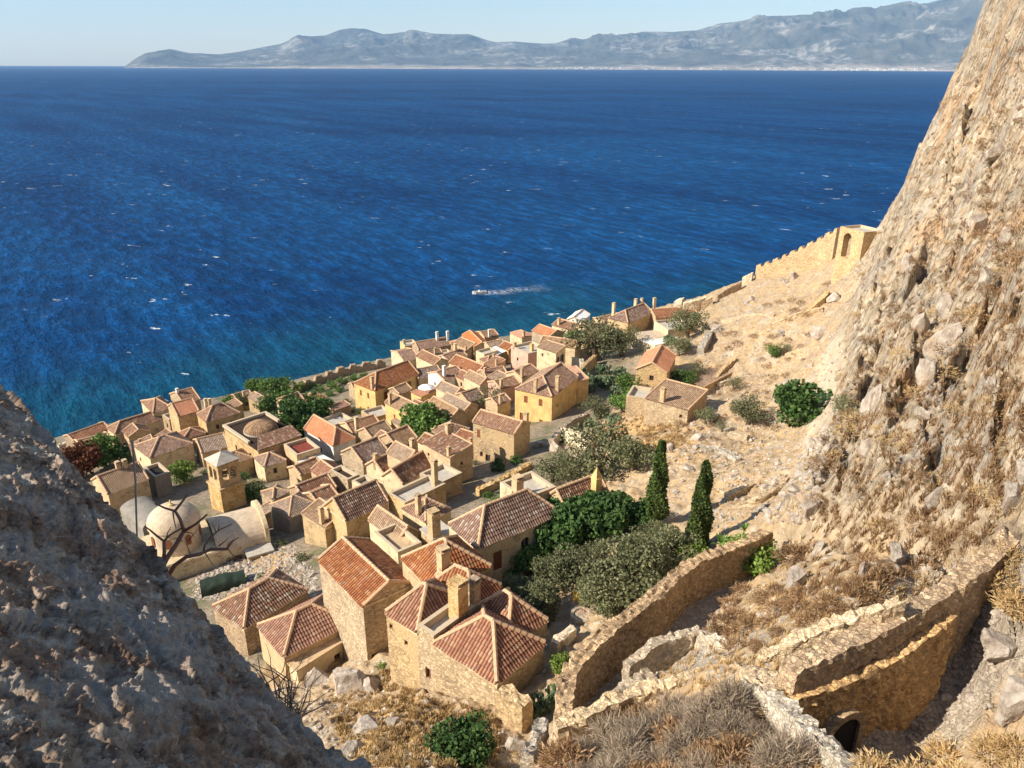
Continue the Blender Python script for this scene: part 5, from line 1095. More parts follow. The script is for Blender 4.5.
# ---------------------------------------------------------------- small outbuildings that pack the gaps between the houses
def inside(x, y, m):
    for cx, cy, vx, vy, a, b, _l in FOOT:
        dx, dy = x-cx, y-cy; p_ = abs(dx*vx+dy*vy)-a; q_ = abs(-dx*vy+dy*vx)-b
        if max(p_, q_) < m: return True
    return False
rf_ = random.Random(19); cand = scatter0 = []
POLY = [(110,440),(240,408),(350,400),(420,350),(500,345),(580,335),(600,360),(560,365),(510,390),(500,440),(470,470),(440,500),(400,540),(330,540),(300,520),(262,500),(240,480),(150,470)]
def inpoly(x, y, P):
    c = False
    for (x1, y1), (x2, y2) in zip(P, P[1:]+P[:1]):
        if (y1 > y) != (y2 > y) and x < (x2-x1)*(y-y1)/(y2-y1)+x1: c = not c
    return c
used_n = set(); nf = 0; NB = list(FOOT)
for k in range(2600):
    px, py = rf_.uniform(110, 600), rf_.uniform(335, 540)
    if not inpoly(px, py, POLY): continue
    p = hit(px, py)
    if nf >= 42 or inside(p[0], p[1], 1.7): continue
    dn = sorted(((f[0]-p[0])**2+(f[1]-p[1])**2, i) for i, f in enumerate(NB)); f = next((NB[i] for d2, i in dn[:4] if NB[i][6] not in used_n), None)
    if f is None: continue
    used_n.add(f[6]); w2, d2 = rf_.uniform(3.2, 4.6), rf_.uniform(3.0, 4.4); hh = rf_.uniform(2.2, 3.8); z = p[2]+hh
    v_ = np.array([f[2], f[3]]); u_ = np.array([-v_[1], v_[0]]); c_ = p[:2]
    def pix(q):
        d = np.array([q[0], q[1], z])-CAM; dd = d@FW; return (512+FPX*(d@RT)/dd, 384-FPX*(d@UP)/dd)
    a_, b_, cc_ = pix(c_-v_*w2/2-u_*d2/2), pix(c_-v_*w2/2+u_*d2/2), pix(c_+v_*w2/2-u_*d2/2)
    kd = rf_.choice([('gable', 'gabled'), ('gable', 'gabled'), ('shedu', 'lean-to'), ('hip', 'hipped'), ('flat', 'flat-roofed')]); tl = rf_.choice([('t_brown', 'brown'), ('t_tan', 'tan'), ('t_dark', 'dark'), ('t_red', 'reddish')])
    wl = rf_.choice(['stone_tan', 'sand', 'cream', 'stone_brown', 'stone_ochre']); nm = f[6]
    words = nm.split(',')[0].split(); 
    for st in (' beside ', ' behind ', ' above ', ' below ', ' with ', ' near ', ' between ', ' by ', ' in front'):
        w_ = ' '.join(words)
        if st in w_ and len(w_.split(st)[0].split()) >= 3 and len(words) > 10: words = w_.split(st)[0].split()
    words = words[:11]
    lab = 'small '+(tl[1]+' ' if kd[0] != 'flat' else '')+kd[1]+' annex next to the '+' '.join(words)
    lab = ' '.join(lab.split()[:16])
    H_(lab, a_, b_, cc_, hh, kd[0], rf_.choice('uv'), None, wl, tl[0], z=z, cat='annex', name='stone_annex', win=(NOW if rf_.random() < .3 else None), chim=([(a_[0]+(cc_[0]-a_[0])*.3+2, a_[1]-9, 1.3, .45)] if rf_.random() < .4 and kd[0] != 'flat' else ()))
    nf += 1
# shrubs in the lanes
LANE = []
for k in range(900):
    px, py = rf_.uniform(90, 600), rf_.uniform(335, 560)
    if not inpoly(px, py, POLY): continue
    p = hit(px, py)
    if inside(p[0], p[1], .5) or any((p[0]-q[0])**2+(p[1]-q[1])**2 < 9 for q in LANE): continue
    LANE.append(p)
    if len(LANE) >= 46: break
# ---------------------------------------------------------------- plants
NR = np.random.RandomState(11)
def quads(C, size, nrm=None, flat=.0, asp=1.0):
    n = len(C); a = NR.randn(n, 3)
    if nrm is not None: a = a*(1-flat)+nrm*flat*1.6
    a /= np.linalg.norm(a, axis=1)[:, None]; b = np.cross(a, NR.randn(n, 3)); b /= np.linalg.norm(b, axis=1)[:, None]+1e-9; c = np.cross(a, b)
    s = (size*(.6+.8*NR.rand(n)))[:, None]; b = b*s*.5*asp; c = c*s*.5
    V = np.stack([C-b-c*.6, C+b*.3-c, C+b+c*.5, C-b*.4+c], 1).reshape(-1, 3); F = np.arange(n*4).reshape(n, 4); return V, F
def crown(kind, seed, n=2400):
    global NR; NR = np.random.RandomState(seed)
    if kind in ('broad', 'olive', 'bush', 'hedge'):
        K = {'broad': 34, 'olive': 46, 'bush': 20, 'hedge': 26}[kind]; c = NR.randn(K, 3); c /= np.linalg.norm(c, axis=1)[:, None]
        c *= (.35+.5*NR.rand(K))[:, None]; c[:, 2] = c[:, 2]*.72+.42; r = .20+.20*NR.rand(K)
        if kind == 'olive': r *= .85
        k = NR.choice(K, n, p=r**2/(r**2).sum()); d = NR.randn(n, 3); d /= np.linalg.norm(d, axis=1)[:, None]
        P = c[k]+d*(r[k]*(.72+.33*NR.rand(n)))[:, None]; P[:, 2] *= {'broad': .85, 'olive': .8, 'bush': .75, 'hedge': .6}[kind]
        sz = {'broad': .095, 'olive': .045, 'bush': .11, 'hedge': .1}[kind]
        V, F = quads(P, np.full(n, sz), d, .35, 1.4 if kind == 'olive' else 1); return V+np.array([0, 0, .15]), F
    if kind == 'cypress':
        h = NR.rand(n)**.9; r = .125*np.minimum(1, (h+.03)*7)**.6*(1-h)**.55*(.9+.3*pn(h*7, NR.rand(n)*2)); th = NR.rand(n)*6.283
        r = r*(.75+.35*NR.rand(n))+.02*np.sin(th*3+h*14); P = np.stack([r*np.cos(th), r*np.sin(th), h*.97+.03], 1)
        return quads(P, np.full(n, .022), None, 0, .8)
    if kind in ('tussock', 'twig'):
        d = NR.randn(n, 3); d[:, 2] = np.abs(d[:, 2])*.9+.08; d /= np.linalg.norm(d, axis=1)[:, None]
        L = (.8+.3*NR.rand(n))*(1+.18*np.round(np.sin(d[:, 0]*7+seed)*np.cos(d[:, 1]*6)))
        w = .035 if kind == 'tussock' else .018; s = np.cross(d, NR.randn(n, 3)); s /= np.linalg.norm(s, axis=1)[:, None]
        q = NR.randn(n, 3)*(.55 if kind == 'tussock' else .9)+d; q /= np.linalg.norm(q, axis=1)[:, None]
        A = d*(L*((.55+.35*NR.rand(n)) if kind == 'tussock' else (.25+.65*NR.rand(n))))[:, None]; B = A+q*(.22 if kind == 'tussock' else .34)*(.6+.8*NR.rand(n))[:, None]; A[:, 2] = np.abs(A[:, 2]); w = w*.75
        V = np.stack([A-s*w, A+s*w, B+s*w*.4, B-s*w*.4], 1).reshape(-1, 3); V[:, 2] *= .8; return V, np.arange(n*4).reshape(n, 4)
    if kind == 'pear':
        V, F = [], []; P = [(np.array([NR.uniform(-.5, .5), NR.uniform(-.5, .5), 0.0]), 0) for _ in range(22)]; k = 0; cnt = 0
        while k < len(P) and cnt < 230:
            p, l = P[k]; k += 1; nn = NR.randn(3); nn[2] *= .3; nn /= np.linalg.norm(nn); up = np.array([NR.uniform(-.5, .5), NR.uniform(-.5, .5), 1]); up -= nn*up.dot(nn); up /= np.linalg.norm(up); sd = np.cross(up, nn); r = NR.uniform(.10, .16); c = p+up*r
            n0 = len(V); m = 8
            for sg in (-1, 1):
                for q in range(m): a = q*6.283/m; V.append(c+up*math.cos(a)*r+sd*math.sin(a)*r*.7+nn*sg*.012)
            F.append([n0, n0+1, n0+2, n0+3]); F.append([n0+3, n0+4, n0+5, n0+6]); F.append([n0, n0+3, n0+6, n0+7])
            F += [[n0+m, n0+m+1, n0+m+2, n0+m+3], [n0+m+3, n0+m+4, n0+m+5, n0+m+6], [n0+m, n0+m+3, n0+m+6, n0+m+7]]
            for q in range(m): F.append([n0+q, n0+(q+1) % m, n0+m+(q+1) % m, n0+m+q])
            cnt += 1
            if l < 5:
                for _ in range(NR.randint(1, 4)): P.append((c+up*r*.85+sd*NR.uniform(-.6, .6)*r, l+1))
        return np.array(V), np.array(F)
    if kind == 'agave':
        V, F = [], []
        for i in range(34):
            a = NR.rand()*6.283; el = NR.uniform(.15, 1.35); L = NR.uniform(.75, 1.05); pr = None
            for j in range(6):
                t_ = j/5; rr = L*(math.cos(el)*t_); zz = L*(math.sin(el)*t_)-.35*math.cos(el)*t_**2; w = .09*math.sin(math.pi*min(1, t_*.8+.2))+.004
                c = np.array([math.cos(a)*rr, math.sin(a)*rr, zz+.05]); s = np.array([-math.sin(a), math.cos(a), 0])*w; V += [c-s, c+s]
                if j: n0 = len(V)-4; F.append([n0, n0+1, n0+3, n0+2])
        return np.array(V), np.array(F)
MESH = {}
def cmesh(kind, mat, var, n):
    k = (kind, mat, var, n)
    if k not in MESH:
        V, F = crown(kind, 100+var*7+len(kind), n); me = npmesh('crown', V, F, M[mat], False); MESH[k] = me.data; COL.objects.unlink(me); bpy.data.objects.remove(me)
    return MESH[k]
TM_ = {}
def trunkmesh(kind, var):
    if (kind, var) in TM_: return TM_[(kind, var)]
    rs = random.Random(var*5+len(kind)); mb = MB()
    if kind == 'cypress': mb.tube([(0, 0, -.05), (0, 0, .1), (.005, 0, .8)], [.03, .022, .004], 6)
    else:
        mb.tube([(0, 0, -.35), (.03, .0, -.1), (.0, .04, .15)], [.11, .08, .065], 7)
        for i in range(6):
            a = i*1.05+rs.uniform(-.3, .3); r = rs.uniform(.35, .6); z = rs.uniform(.35, .7)
            mb.tube([(.0, .03, .1), (math.cos(a)*r*.4, math.sin(a)*r*.4, .1+z*.35), (math.cos(a)*r, math.sin(a)*r, .1+z)], [.05, .035, .012], 5)
    o = mb.build('trunk', M['bark']); TM_[(kind, var)] = o.data; COL.objects.unlink(o); bpy.data.objects.remove(o); return TM_[(kind, var)]
def plant(kind, mat, px, py, w, label, cat='tree', name='tree', hfac=1.0, n=2400, trunk=True, group=None, var=None, centre=False):
    """px,py foot of the plant in the photo, w its width in pixels"""
    p = hit(px, py); dp = depth(p); r = w/2*dp/FPX/.92; v = rnd.randrange(3) if var is None else var
    lift = .30*r if trunk and kind in ('broad', 'olive') else 0
    if kind == 'cypress': r = w*dp/FPX/math.cos(R(28)); lift = 0
    o = empty(name, (p[0], p[1], p[2]+lift), rnd.uniform(0, 6.28)); tag(o, label, cat, group); o.scale = (r, r, r*hfac)
    if not trunk: tuple_ = None
    me = cmesh(kind, mat, v, n)
    if not trunk:
        o2 = bpy.data.objects.new(name, me); COL.objects.link(o2); o2.location = o.location; o2.rotation_euler = o.rotation_euler; o2.scale = o.scale; tag(o2, label, cat, group); bpy.data.objects.remove(o); return o2
    c = bpy.data.objects.new('crown', me); COL.objects.link(c); c.parent = o
    t_ = bpy.data.objects.new('trunk', trunkmesh('cypress' if kind == 'cypress' else 'tree', v)); COL.objects.link(t_); t_.parent = o
    return o
Pl = plant
# cypresses
Pl('cypress', 'l_cyp', 655, 524, 82, 'left one of two slender cypress trees, beside the olive scrub', name='cypress_tree', n=9000, var=0)
Pl('cypress', 'l_cyp', 697, 549, 88, 'right one of two slender cypress trees, nearer the parapet and the dirt slope', name='cypress_tree', n=9000, var=1)
# orchard
for px, py, w, k, mt, lb in (
 (560,548,74,'broad','l_dark','dark green tree in front of the arched window of the long cream house'),(600,534,64,'broad','l_dark','dark green tree below the pointed chimney'),
 (585,528,40,'broad','l_dark','small dark green tree squeezed between the two larger dark crowns'),
 (632,528,43,'broad','l_dark','dark green tree between the pointed chimney and the left cypress'),(528,570,43,'broad','l_green','mid green bushy tree beside the doorway of the long cream house'),(506,578,31,'broad','l_green','small green tree touching the red roofs'),
 (628,602,86,'olive','l_olive','largest grey-green olive with visible dark trunk in the orchard'),(560,588,60,'olive','l_olive','olive between the largest olive and the dark green trees'),
 (535,622,58,'olive','l_olive','olive leaning over the pyramid roof'),(520,605,48,'olive','l_olive','olive nearest the red hipped roof eaves'),(640,575,55,'olive','l_olive','olive close to the foot of the left cypress'),
 (672,568,57,'olive','l_olive','olive standing between the two cypresses, pale and loose'),(648,548,40,'olive','l_olive','small olive in the back row before the left cypress'),
 (600,612,52,'olive','l_olive','olive between the largest olive and the flower bushes'),(590,570,44,'olive','l_olive','olive right under the dark green crowns'),(655,582,44,'olive','l_olive','olive against the curved parapet, right of the largest one'),
 (690,560,31,'broad','l_lime','yellow-green small tree at the foot of the right cypress')):
    Pl(k, mt, px, py, w, lb, cat='olive tree' if k == 'olive' else 'tree', name='olive_tree' if k == 'olive' else 'tree', n=7000 if w > 45 else 4200)
Pl('bush', 'l_lime', 652, 596, 24, 'round lime green shrub against the curved parapet', 'shrub', 'shrub', trunk=False)
Pl('bush', 'l_lime', 563, 668, 28, 'lime green shrub between the garden path and the parapet end', 'shrub', 'shrub', trunk=False)
Pl('broad', 'l_lime', 750, 574, 54, 'bright green fig bush leaning over the parapet at the path', 'fig bush', 'fig_bush', n=2600)
Pl('agave', 'l_green', 722, 546, 34, 'spiky agave just behind the far end of the parapet', 'agave', 'agave', trunk=False, n=1)
Pl('agave', 'l_green', 745, 530, 18, 'smaller spiky plant by the corner of the parapet', 'agave', 'agave', trunk=False, n=1)
Pl('tussock', 'l_brown', 797, 562, 42, 'large round brown bush above the end of the parapet', 'bush', 'dry_bush', trunk=False, n=900)
# potted / garden flowers
fb = Pl('bush', 'l_flower', 582, 614, 17, 'crimson flowering bush in a round stone planter in the garden', 'flower bush', 'flower_bush', trunk=False, n=500)
Pl('bush', 'l_yel', 579, 600, 15, 'yellow flowering bush behind the crimson one', 'flower bush', 'flower_bush', trunk=False, n=500)
p = hit(582, 617); mb = MB(); mb.lathe([(.85, -.4), (.85, .28), (.62, .28), (.62, .2), (0, .2)], 16); o = mb.build('stone_planter', M['rubble']); o.location = p; tag(o, 'round stone planter under the crimson flowers', 'planter')
# hillside and middle trees
for px, py, w, k, mt, lb in (
 (600,478,80,'olive','l_olive','broad grey-green olive above the low dark-roofed house with the pointed chimney'),(632,470,48,'olive','l_olive','olive at the right of the broad grey-green olive, touching the left cypress'),
 (553,482,46,'olive','l_olive','olive behind the parapet terrace by the street'),(576,486,41,'olive','l_olive','low olive directly behind the parapet terrace'),
 (748,424,41,'olive','l_olive','loose grey-green tree on the dirt left of the big green tree'),(798,424,58,'broad','l_dark','biggest round green tree alone on the bare slope'),
 (843,419,34,'olive','l_olive','grey-green bush tree right of the biggest round green tree'),(733,390,20,'olive','l_olive','small olive bush by the long hillside ruin'),
 (772,357,18,'broad','l_green','small green bush on the upper slope near the path'),(784,355,18,'olive','l_olive','small dull olive bush next to the green one on the upper slope'),
 (705,424,26,'olive','l_olive','olive bush among grey rocks right of the low stone building'),(722,432,17,'olive','l_olive','tiny olive bush below the rocks left of the loose tree'),
 (595,362,61,'olive','l_olive','wide olive on the slope beside the arched house'),(622,356,41,'olive','l_olive','olive in front of the white vaulted roof'),
 (577,347,24,'broad','l_green','green tree squeezed behind the long pale-walled house'),(592,338,19,'broad','l_green','small green tree under the tall stone house'),
 (688,338,41,'olive','l_olive','olive scrub below the last wall ruins'),(678,356,31,'olive','l_olive','scrubby olive above the vivid orange roof'),
 (684,388,26,'broad','l_green','green tree tucked behind the vivid orange-roofed house'),(697,378,24,'olive','l_olive','grey tree between the orange-roofed house and the long ruin'),
 (598,420,36,'olive','l_olive','round olive at the street bend beside the roofless enclosure'),(627,393,26,'broad','l_green','green bush left of the orange-roofed house'),
 (622,412,29,'broad','l_green','bright bush before the roofless yard'),
 (491,412,36,'olive','l_olive','round pale olive in front of the pink-walled house'),(504,393,24,'broad','l_lime','lime-leaved tree beside the pink-walled house'),
 (430,444,56,'broad','l_green','broad fig trees filling the central courtyard'),(410,446,24,'broad','l_dark','dark fig at the left of the central courtyard'),
 (447,436,26,'broad','l_green','green fig at the right end of the central courtyard'),
 (302,436,58,'broad','l_dark','dark green tree behind the white house'),(322,418,29,'broad','l_dark','dark tree between the garden houses and white house'),(288,440,26,'broad','l_dark','darkest tree left of the white house'),
 (502,352,15,'broad','l_dark','compact dark tree by the water beside the white awning'),
 (185,482,30,'broad','l_lime','light green tree between the left roofs and the bell tower'),(243,486,20,'broad','l_dark','dark shrub tree directly behind the bell tower'),
 (254,500,24,'broad','l_green','green tree at the right of the bell tower'),(105,466,41,'broad','l_green','dense green fig among the leftmost houses'),
 (125,462,24,'broad','l_dark','dark fig right beside the dense green one on the left'),(82,478,46,'broad','l_rust','rusty dark red tree behind the rock edge at left'),
 (342,509,14,'bush','l_green','green bush on top of the blank gable wall'),(498,512,24,'broad','l_green','small lemon tree on the pale street terrace'),(487,497,12,'bush','l_green','low green bush by the ochre retaining wall'),
 (497,470,20,'bush','l_dark','dark bush under the square ochre house'),(516,463,16,'bush','l_dark','dark bush at the corner of the square ochre house'),(425,668,23,'broad','l_green','fig sapling against the tall gabled house'),
 (292,453,10,'bush','l_lime','bright creeper on the red terrace building'),(258,395,26,'broad','l_green','green tree by the start of the seawall'),(280,402,36,'broad','l_green','large bright tree inside the seawall'),
 (238,410,24,'broad','l_green','green tree behind the twin-chimney house'),(268,412,26,'broad','l_dark','dark tree below the bright seawall tree'),(300,392,18,'bush','l_lime','lime bush against the low seawall')):
    bush_ = k == 'bush'
    Pl(k, mt, px, py, w, lb, cat='shrub' if bush_ else ('olive tree' if k == 'olive' else 'tree'), name='shrub' if bush_ else ('olive_tree' if k == 'olive' else 'tree'), n=3400 if w > 40 else (2000 if w > 22 else 1200), trunk=not bush_)
for i, p in enumerate(LANE):
    q = np.asarray(p)-CAM; dd = q@FW; Pl('bush', ('l_green', 'l_dark', 'l_olive')[i % 3], 512+FPX*(q@RT)/dd, 384-FPX*(q@UP)/dd+1, rnd.uniform(1.0, 2.2)*FPX/dd, ('small green shrub in a lane between the tiled houses', 'small dark shrub in a lane between the tiled houses', 'small grey-green shrub in a lane between the tiled houses')[i % 3], 'shrub', 'shrub', trunk=False, n=600, group=('green', 'dark', 'grey-green')[i % 3]+' shrubs in the lanes', var=i % 3)
# garden bushes that nothing tells apart
sp = [(320,392,14),(332,388,16),(342,384,15),(353,380,13),(318,398,14),(330,396,12),(310,388,13),(364,377,10),(340,392,12),(226,404,12),(246,402,13),(288,392,12)]
for px, py, w in sp: Pl('bush', 'l_green', px, py, w, 'small green garden bush along the inside of the seawall', 'shrub', 'shrub', trunk=False, n=700, group='garden bushes along the seawall', var=0)
for px, py, w in ((352,412,12),(362,414,14),(372,417,12),(347,405,10)): Pl('hedge', 'l_dark', px, py, w, 'dark green hedge clump below the yellow seafront mansion', 'shrub', 'shrub', trunk=False, n=500, group='hedge below the mansion', var=0)
for px, py, w in ((585,380,20),(597,386,22),(609,388,22),(620,378,20),(603,374,20),(590,392,18),(616,396,18),(575,388,16)): Pl('pear', 'l_pear', px, py, w, 'grey-green prickly pear thicket on the slope left of the orange-roofed house', 'cactus', 'prickly_pear', trunk=False, n=1, group='prickly pears left of the orange-roofed house', var=px % 3)
for px, py, w in ((602,418,20),(614,424,18),(590,428,18)): Pl('pear', 'l_pear', px, py, w, 'prickly pear clump spilling from the roofless enclosure', 'cactus', 'prickly_pear', trunk=False, n=1, group='prickly pears by the enclosure', var=px % 3)
for px, py, w in ((668,345,18),(676,338,18),(684,350,16)): Pl('pear', 'l_pear', px, py, w, 'prickly pear clump under the ruins by the white vaulted roof', 'cactus', 'prickly_pear', trunk=False, n=1, group='prickly pears under the ruins', var=px % 3)
for px, py, w in ((538,712,34),(556,700,28),(524,722,26)): Pl('pear', 'l_pear', px, py, w, 'prickly pear at the corner of the nearest hipped house', 'cactus', 'prickly_pear', trunk=False, n=1, group='prickly pears by the nearest house', var=px % 3)
Pl('broad', 'l_dark', 463, 758, 66, 'dense dark green caper-like bush at the bottom, below the long sunlit wall', 'bush', 'leafy_bush', n=4000, hfac=.8)
Pl('bush', 'l_lime', 382, 668, 14, 'little lime bush at the foot of the tall gabled house', 'shrub', 'shrub', trunk=False, n=500)
Pl('bush', 'l_olive', 357, 655, 22, 'sage bush before the low windowed wall', 'shrub', 'shrub', trunk=False, n=700)
Pl('tussock', 'l_gold', 335, 665, 20, 'straw-coloured bush beside the round boulder', 'bush', 'dry_bush', trunk=False, n=700)
# ---------------------------------------------------------------- brushwood in the foreground
def scatterpx(poly, n, seed, mind=0):
    rs = random.Random(seed); xs = [q[0] for q in poly]; ys = [q[1] for q in poly]; out = []; tries = 0
    while len(out) < n and tries < 40000:
        tries += 1; x, y = rs.uniform(min(xs), max(xs)), rs.uniform(min(ys), max(ys)); c = False
        for (x1, y1), (x2, y2) in zip(poly, poly[1:]+poly[:1]):
            if (y1 > y) != (y2 > y) and x < (x2-x1)*(y-y1)/(y2-y1)+x1: c = not c
        if c and all((x-a)**2+(y-b)**2 > mind**2 for a, b in out): out.append((x, y))
    return out
for i, (x, y) in enumerate(scatterpx([(560,740),(640,716),(720,696),(760,712),(840,800),(560,800)], 40, 3, 17)):
    g_ = i % 5
    Pl('twig' if g_ < 3 else 'tussock', 'l_grey' if g_ < 3 else ('l_brown' if g_ < 4 else 'l_brown'), x, y+8, random.Random(i).uniform(38, 62), 'grey leafless thorn bush in the brushwood below the rubble walls' if g_ < 3 else 'brown tufted bush in the brushwood below the rubble walls', 'bush', 'thorn_bush' if g_ < 3 else 'dry_bush', trunk=False, n=2600 if g_ < 3 else 1700, group='grey thorn bushes in the foreground' if g_ < 3 else 'brown bushes in the foreground', var=i % 3)
for i, (x, y) in enumerate(scatterpx([(870,762),(1024,740),(1030,800),(870,800)], 12, 5, 16)):
    Pl('tussock', 'l_gold', x, y+8, 46, 'straw-coloured dry tuft along the bottom right edge', 'dry grass', 'dry_tuft', trunk=False, n=900, group='dry tufts bottom right', var=i % 3)
for i, (x, y, w) in enumerate(((1003,585,44),(1018,610,46),(1010,560,36))): Pl('tussock', 'l_gold', x, y, w, 'ochre bush in the corner right of the great curved wall', 'bush', 'dry_bush', trunk=False, n=1200, group='ochre bushes right of the curved wall', var=i)
# tussocks on cliff and slope
cl = scatterpx([(972,60),(1024,30),(1024,505),(1000,520),(960,560),(900,585),(850,600),(800,600),(770,575),(800,545),(818,480),(832,400),(850,330),(868,250),(905,190),(940,110)], 250, 8, 8)
for i, (x, y) in enumerate(cl):
    p = hit(x, y); dp = depth(p); rs = random.Random(i*3+1); w = rs.choice([.4, .55, .75, 1.0])*(.85 if dp < 45 else 1.5)*FPX/dp*1.25
    mt = 'l_brown' if rs.random() < .75 else 'l_gold'
    Pl('tussock', mt, x, y, w, 'dry brown cushion shrub on the steep cliff face' if mt == 'l_brown' else 'straw-coloured cushion shrub on the steep cliff face', 'shrub', 'cushion_shrub', trunk=False, n=330, group='brown cushion shrubs on the cliff' if mt == 'l_brown' else 'straw-coloured cushion shrubs on the cliff', var=i % 3)
sl = scatterpx([(640,470),(700,430),(790,440),(820,300),(850,270),(700,330),(640,440)], 70, 9, 8)+scatterpx([(690,640),(745,590),(830,580),(880,600),(790,630),(745,655)], 26, 10, 12)
for i, (x, y) in enumerate(sl): Pl('tussock', 'l_brown', x, y, (10 if i < 70 else 26)*random.Random(i).uniform(.7, 1.3), 'low brown cushion shrub on the dry ground left of the cliff' if i < 70 else 'brown cushion shrub between the cobbled path and the terrace wall', 'shrub', 'cushion_shrub', trunk=False, n=330 if i < 70 else 800, group='cushion shrubs on the dry slope' if i < 70 else 'cushion shrubs above the path', var=i % 3)
# uncountable small growth
def tufts(name, label, poly, n, seed, mat, hgt, wid, per, cat):
    px = scatterpx(poly, n, seed, 0); V = []; rs = np.random.RandomState(seed)
    for x, y in px:
        p = hit(x, y); k = per; a = rs.rand(k)*6.283; r = rs.rand(k)*hgt*.6; B = np.stack([p[0]+r*np.cos(a), p[1]+r*np.sin(a), np.full(k, p[2]-.03)], 1)
        B[:, 2] = hfun(B[:, 0], B[:, 1])-.02
        d = rs.randn(k, 3)*.35; d[:, 2] = 1; T = B+d*(hgt*(.6+.7*rs.rand(k)))[:, None]; s = rs.randn(k, 3)*wid; s[:, 2] = 0
        V.append(np.stack([B-s, B+s, T+s*.2, T-s*.2], 1).reshape(-1, 3))
    V = np.concatenate(V); o = npmesh(name, V, np.arange(len(V)).reshape(-1, 4), M[mat], False); tag(o, label, cat, None, 'stuff')
CLP = [(975,20),(1024,0),(1024,505),(1000,520),(960,560),(900,585),(850,600),(770,600),(800,545),(818,480),(832,400),(850,330),(868,250),(905,190),(940,110)]
tufts('dry_scrub', 'fine dry scrub sprinkled over the cliff', CLP, 1700, 21, 'l_brown', .26, .022, 20, 'scrub')
tufts('dry_grass', 'golden dry grass on the slopes around the town and path', [(345,768),(330,700),(395,660),(430,700),(500,715),(500,768)], 900, 22, 'l_gold', .26, .025, 22, 'grass')
tufts('dry_grass', 'orange-gold grass patch above the olive scrub', [(590,430),(625,412),(690,430),(670,450),(640,455)], 260, 23, 'l_gold', .34, .04, 22, 'grass')
tufts('dry_grass', 'pale dry grass over the bare hillside', [(640,470),(690,430),(690,340),(850,262),(825,400),(800,520),(720,530),(690,470)], 800, 24, 'l_gold', .18, .03, 10, 'grass')
tufts('dry_grass', 'straw and stems among the terrace walls', [(600,720),(700,640),(760,560),(880,590),(1000,540),(860,640),(780,700),(860,768),(560,768)], 900, 25, 'l_gold', .22, .014, 16, 'grass')
# ---------------------------------------------------------------- rocks
def rockmesh(seed, sub=3, cuts=13):
    import bmesh
    bm = bmesh.new(); bmesh.ops.create_icosphere(bm, subdivisions=sub, radius=1.15); co = np.array([v.co for v in bm.verts]); rs = np.random.RandomState(seed)
    for _ in range(cuts):
        n = rs.randn(3); n /= np.linalg.norm(n); d = co@n; lim = rs.uniform(.45, .8); co -= np.maximum(d-lim, 0)[:, None]*n[None]
    co *= (1+.10*fbm(co[:, 0]*1.3+seed, co[:, 1]*1.3, co[:, 2]*1.3, 3)+.05*rid(co[:, 0]*3, co[:, 1]*3, co[:, 2]*3+seed, 3))[:, None]
    for v, c in zip(bm.verts, co): v.co = c
    me = bpy.data.meshes.new('boulder'); bm.to_mesh(me); bm.free(); return me
RM = [rockmesh(s, 4) for s in range(6)]
for me in RM: me.materials.append(M['rock'])
RG = [m.copy() for m in RM]
for me in RG: me.materials.clear(); me.materials.append(M['rock_grey'])
def rock(px, py, w, label, hf=.7, grey=False, sx=1.0, group=None):
    p = hit(px, py); r = w/2*depth(p)/FPX; k = rnd.randrange(6); o = bpy.data.objects.new('boulder', (RG if grey else RM)[k]); COL.objects.link(o)
    o.location = (p[0], p[1], p[2]+r*hf*.35); o.scale = (r*sx, r, r*hf*1.1); o.rotation_euler = (rnd.uniform(-.2, .2), rnd.uniform(-.2, .2), rnd.uniform(0, 6.28)); tag(o, label, 'boulder', group); return o
for a in ((345,690,38,'rounded brown boulder with a shaded hollow below the sandy roof slab',.9),(318,682,30,'pale boulder half buried left of the rounded brown one',.7),(372,690,26,'orange boulder wedged between the rounded one and the gabled house',.9),
  (365,730,34,'grey pitted outcrop rising from the golden grass',.5,True),(350,752,30,'tan outcrop by the rock edge at the bottom',.6),(392,724,16,'small grey rock at the edge of the golden grass',.6,True),
  (515,748,20,'upright pale boulder beside the leaning wall stub',1.3,True),(1000,652,44,'big grey boulder in the shaded corner under the curved wall',.9,True),(1018,706,46,'sunlit tan boulder at the right frame edge',1.2),
  (985,690,18,'small boulder at the foot of the big grey one',.8,True),(810,447,14,'pale block by the footpath below the biggest green tree',1.1),(820,337,22,'angular boulder with a dark overhang on the upper slope',.9),
  (796,492,16,'grey rock beside the dirt track',.7,True),(738,493,14,'rough white boulder sitting on the bare dirt',1.0,True),(716,333,14,'grey crag over the seaside slope',1.0,True),(780,335,12,'squat rock in the dry grass of the upper slope',.7),
  (793,278,12,'dark cleft rock under the crenellated wall',1.0),(783,283,11,'rock beside the cleft rock under the crenellated wall',.9),(752,300,8,'small dark rock near the broken wall block',.9),(745,303,8,'smaller rock just left of the dark one',.9),
  (762,308,9,'flat rock below the small dark rocks',.6),(700,440,18,'rugged grey outcrop right of the low stone building',.8,True),(712,420,16,'light outcrop under the olive bush',.8,True),(690,470,14,'knobbly rock at the top of the dirt clearing',.6,True),
  (668,450,12,'reddish rock beside the golden patch',.7),(555,450,14,'rough block at the foot of the roofless enclosure',1.2),(538,447,14,'stone heap block beside the street',.8,True),(835,300,14,'tan block with long shadow by the cliff path',1.0),
  (815,330,10,'pale rock touching the angular boulder',.8,True),(880,232,10,'dark rock where the cliff meets the gate tower',1.1),(762,700,18,'loose white rock on top of the wall junction',.7,True),(655,590,10,'pale stone beside the lime shrub',.7,True)):
    rock(*a[:3], a[3], a[4], len(a) > 5)
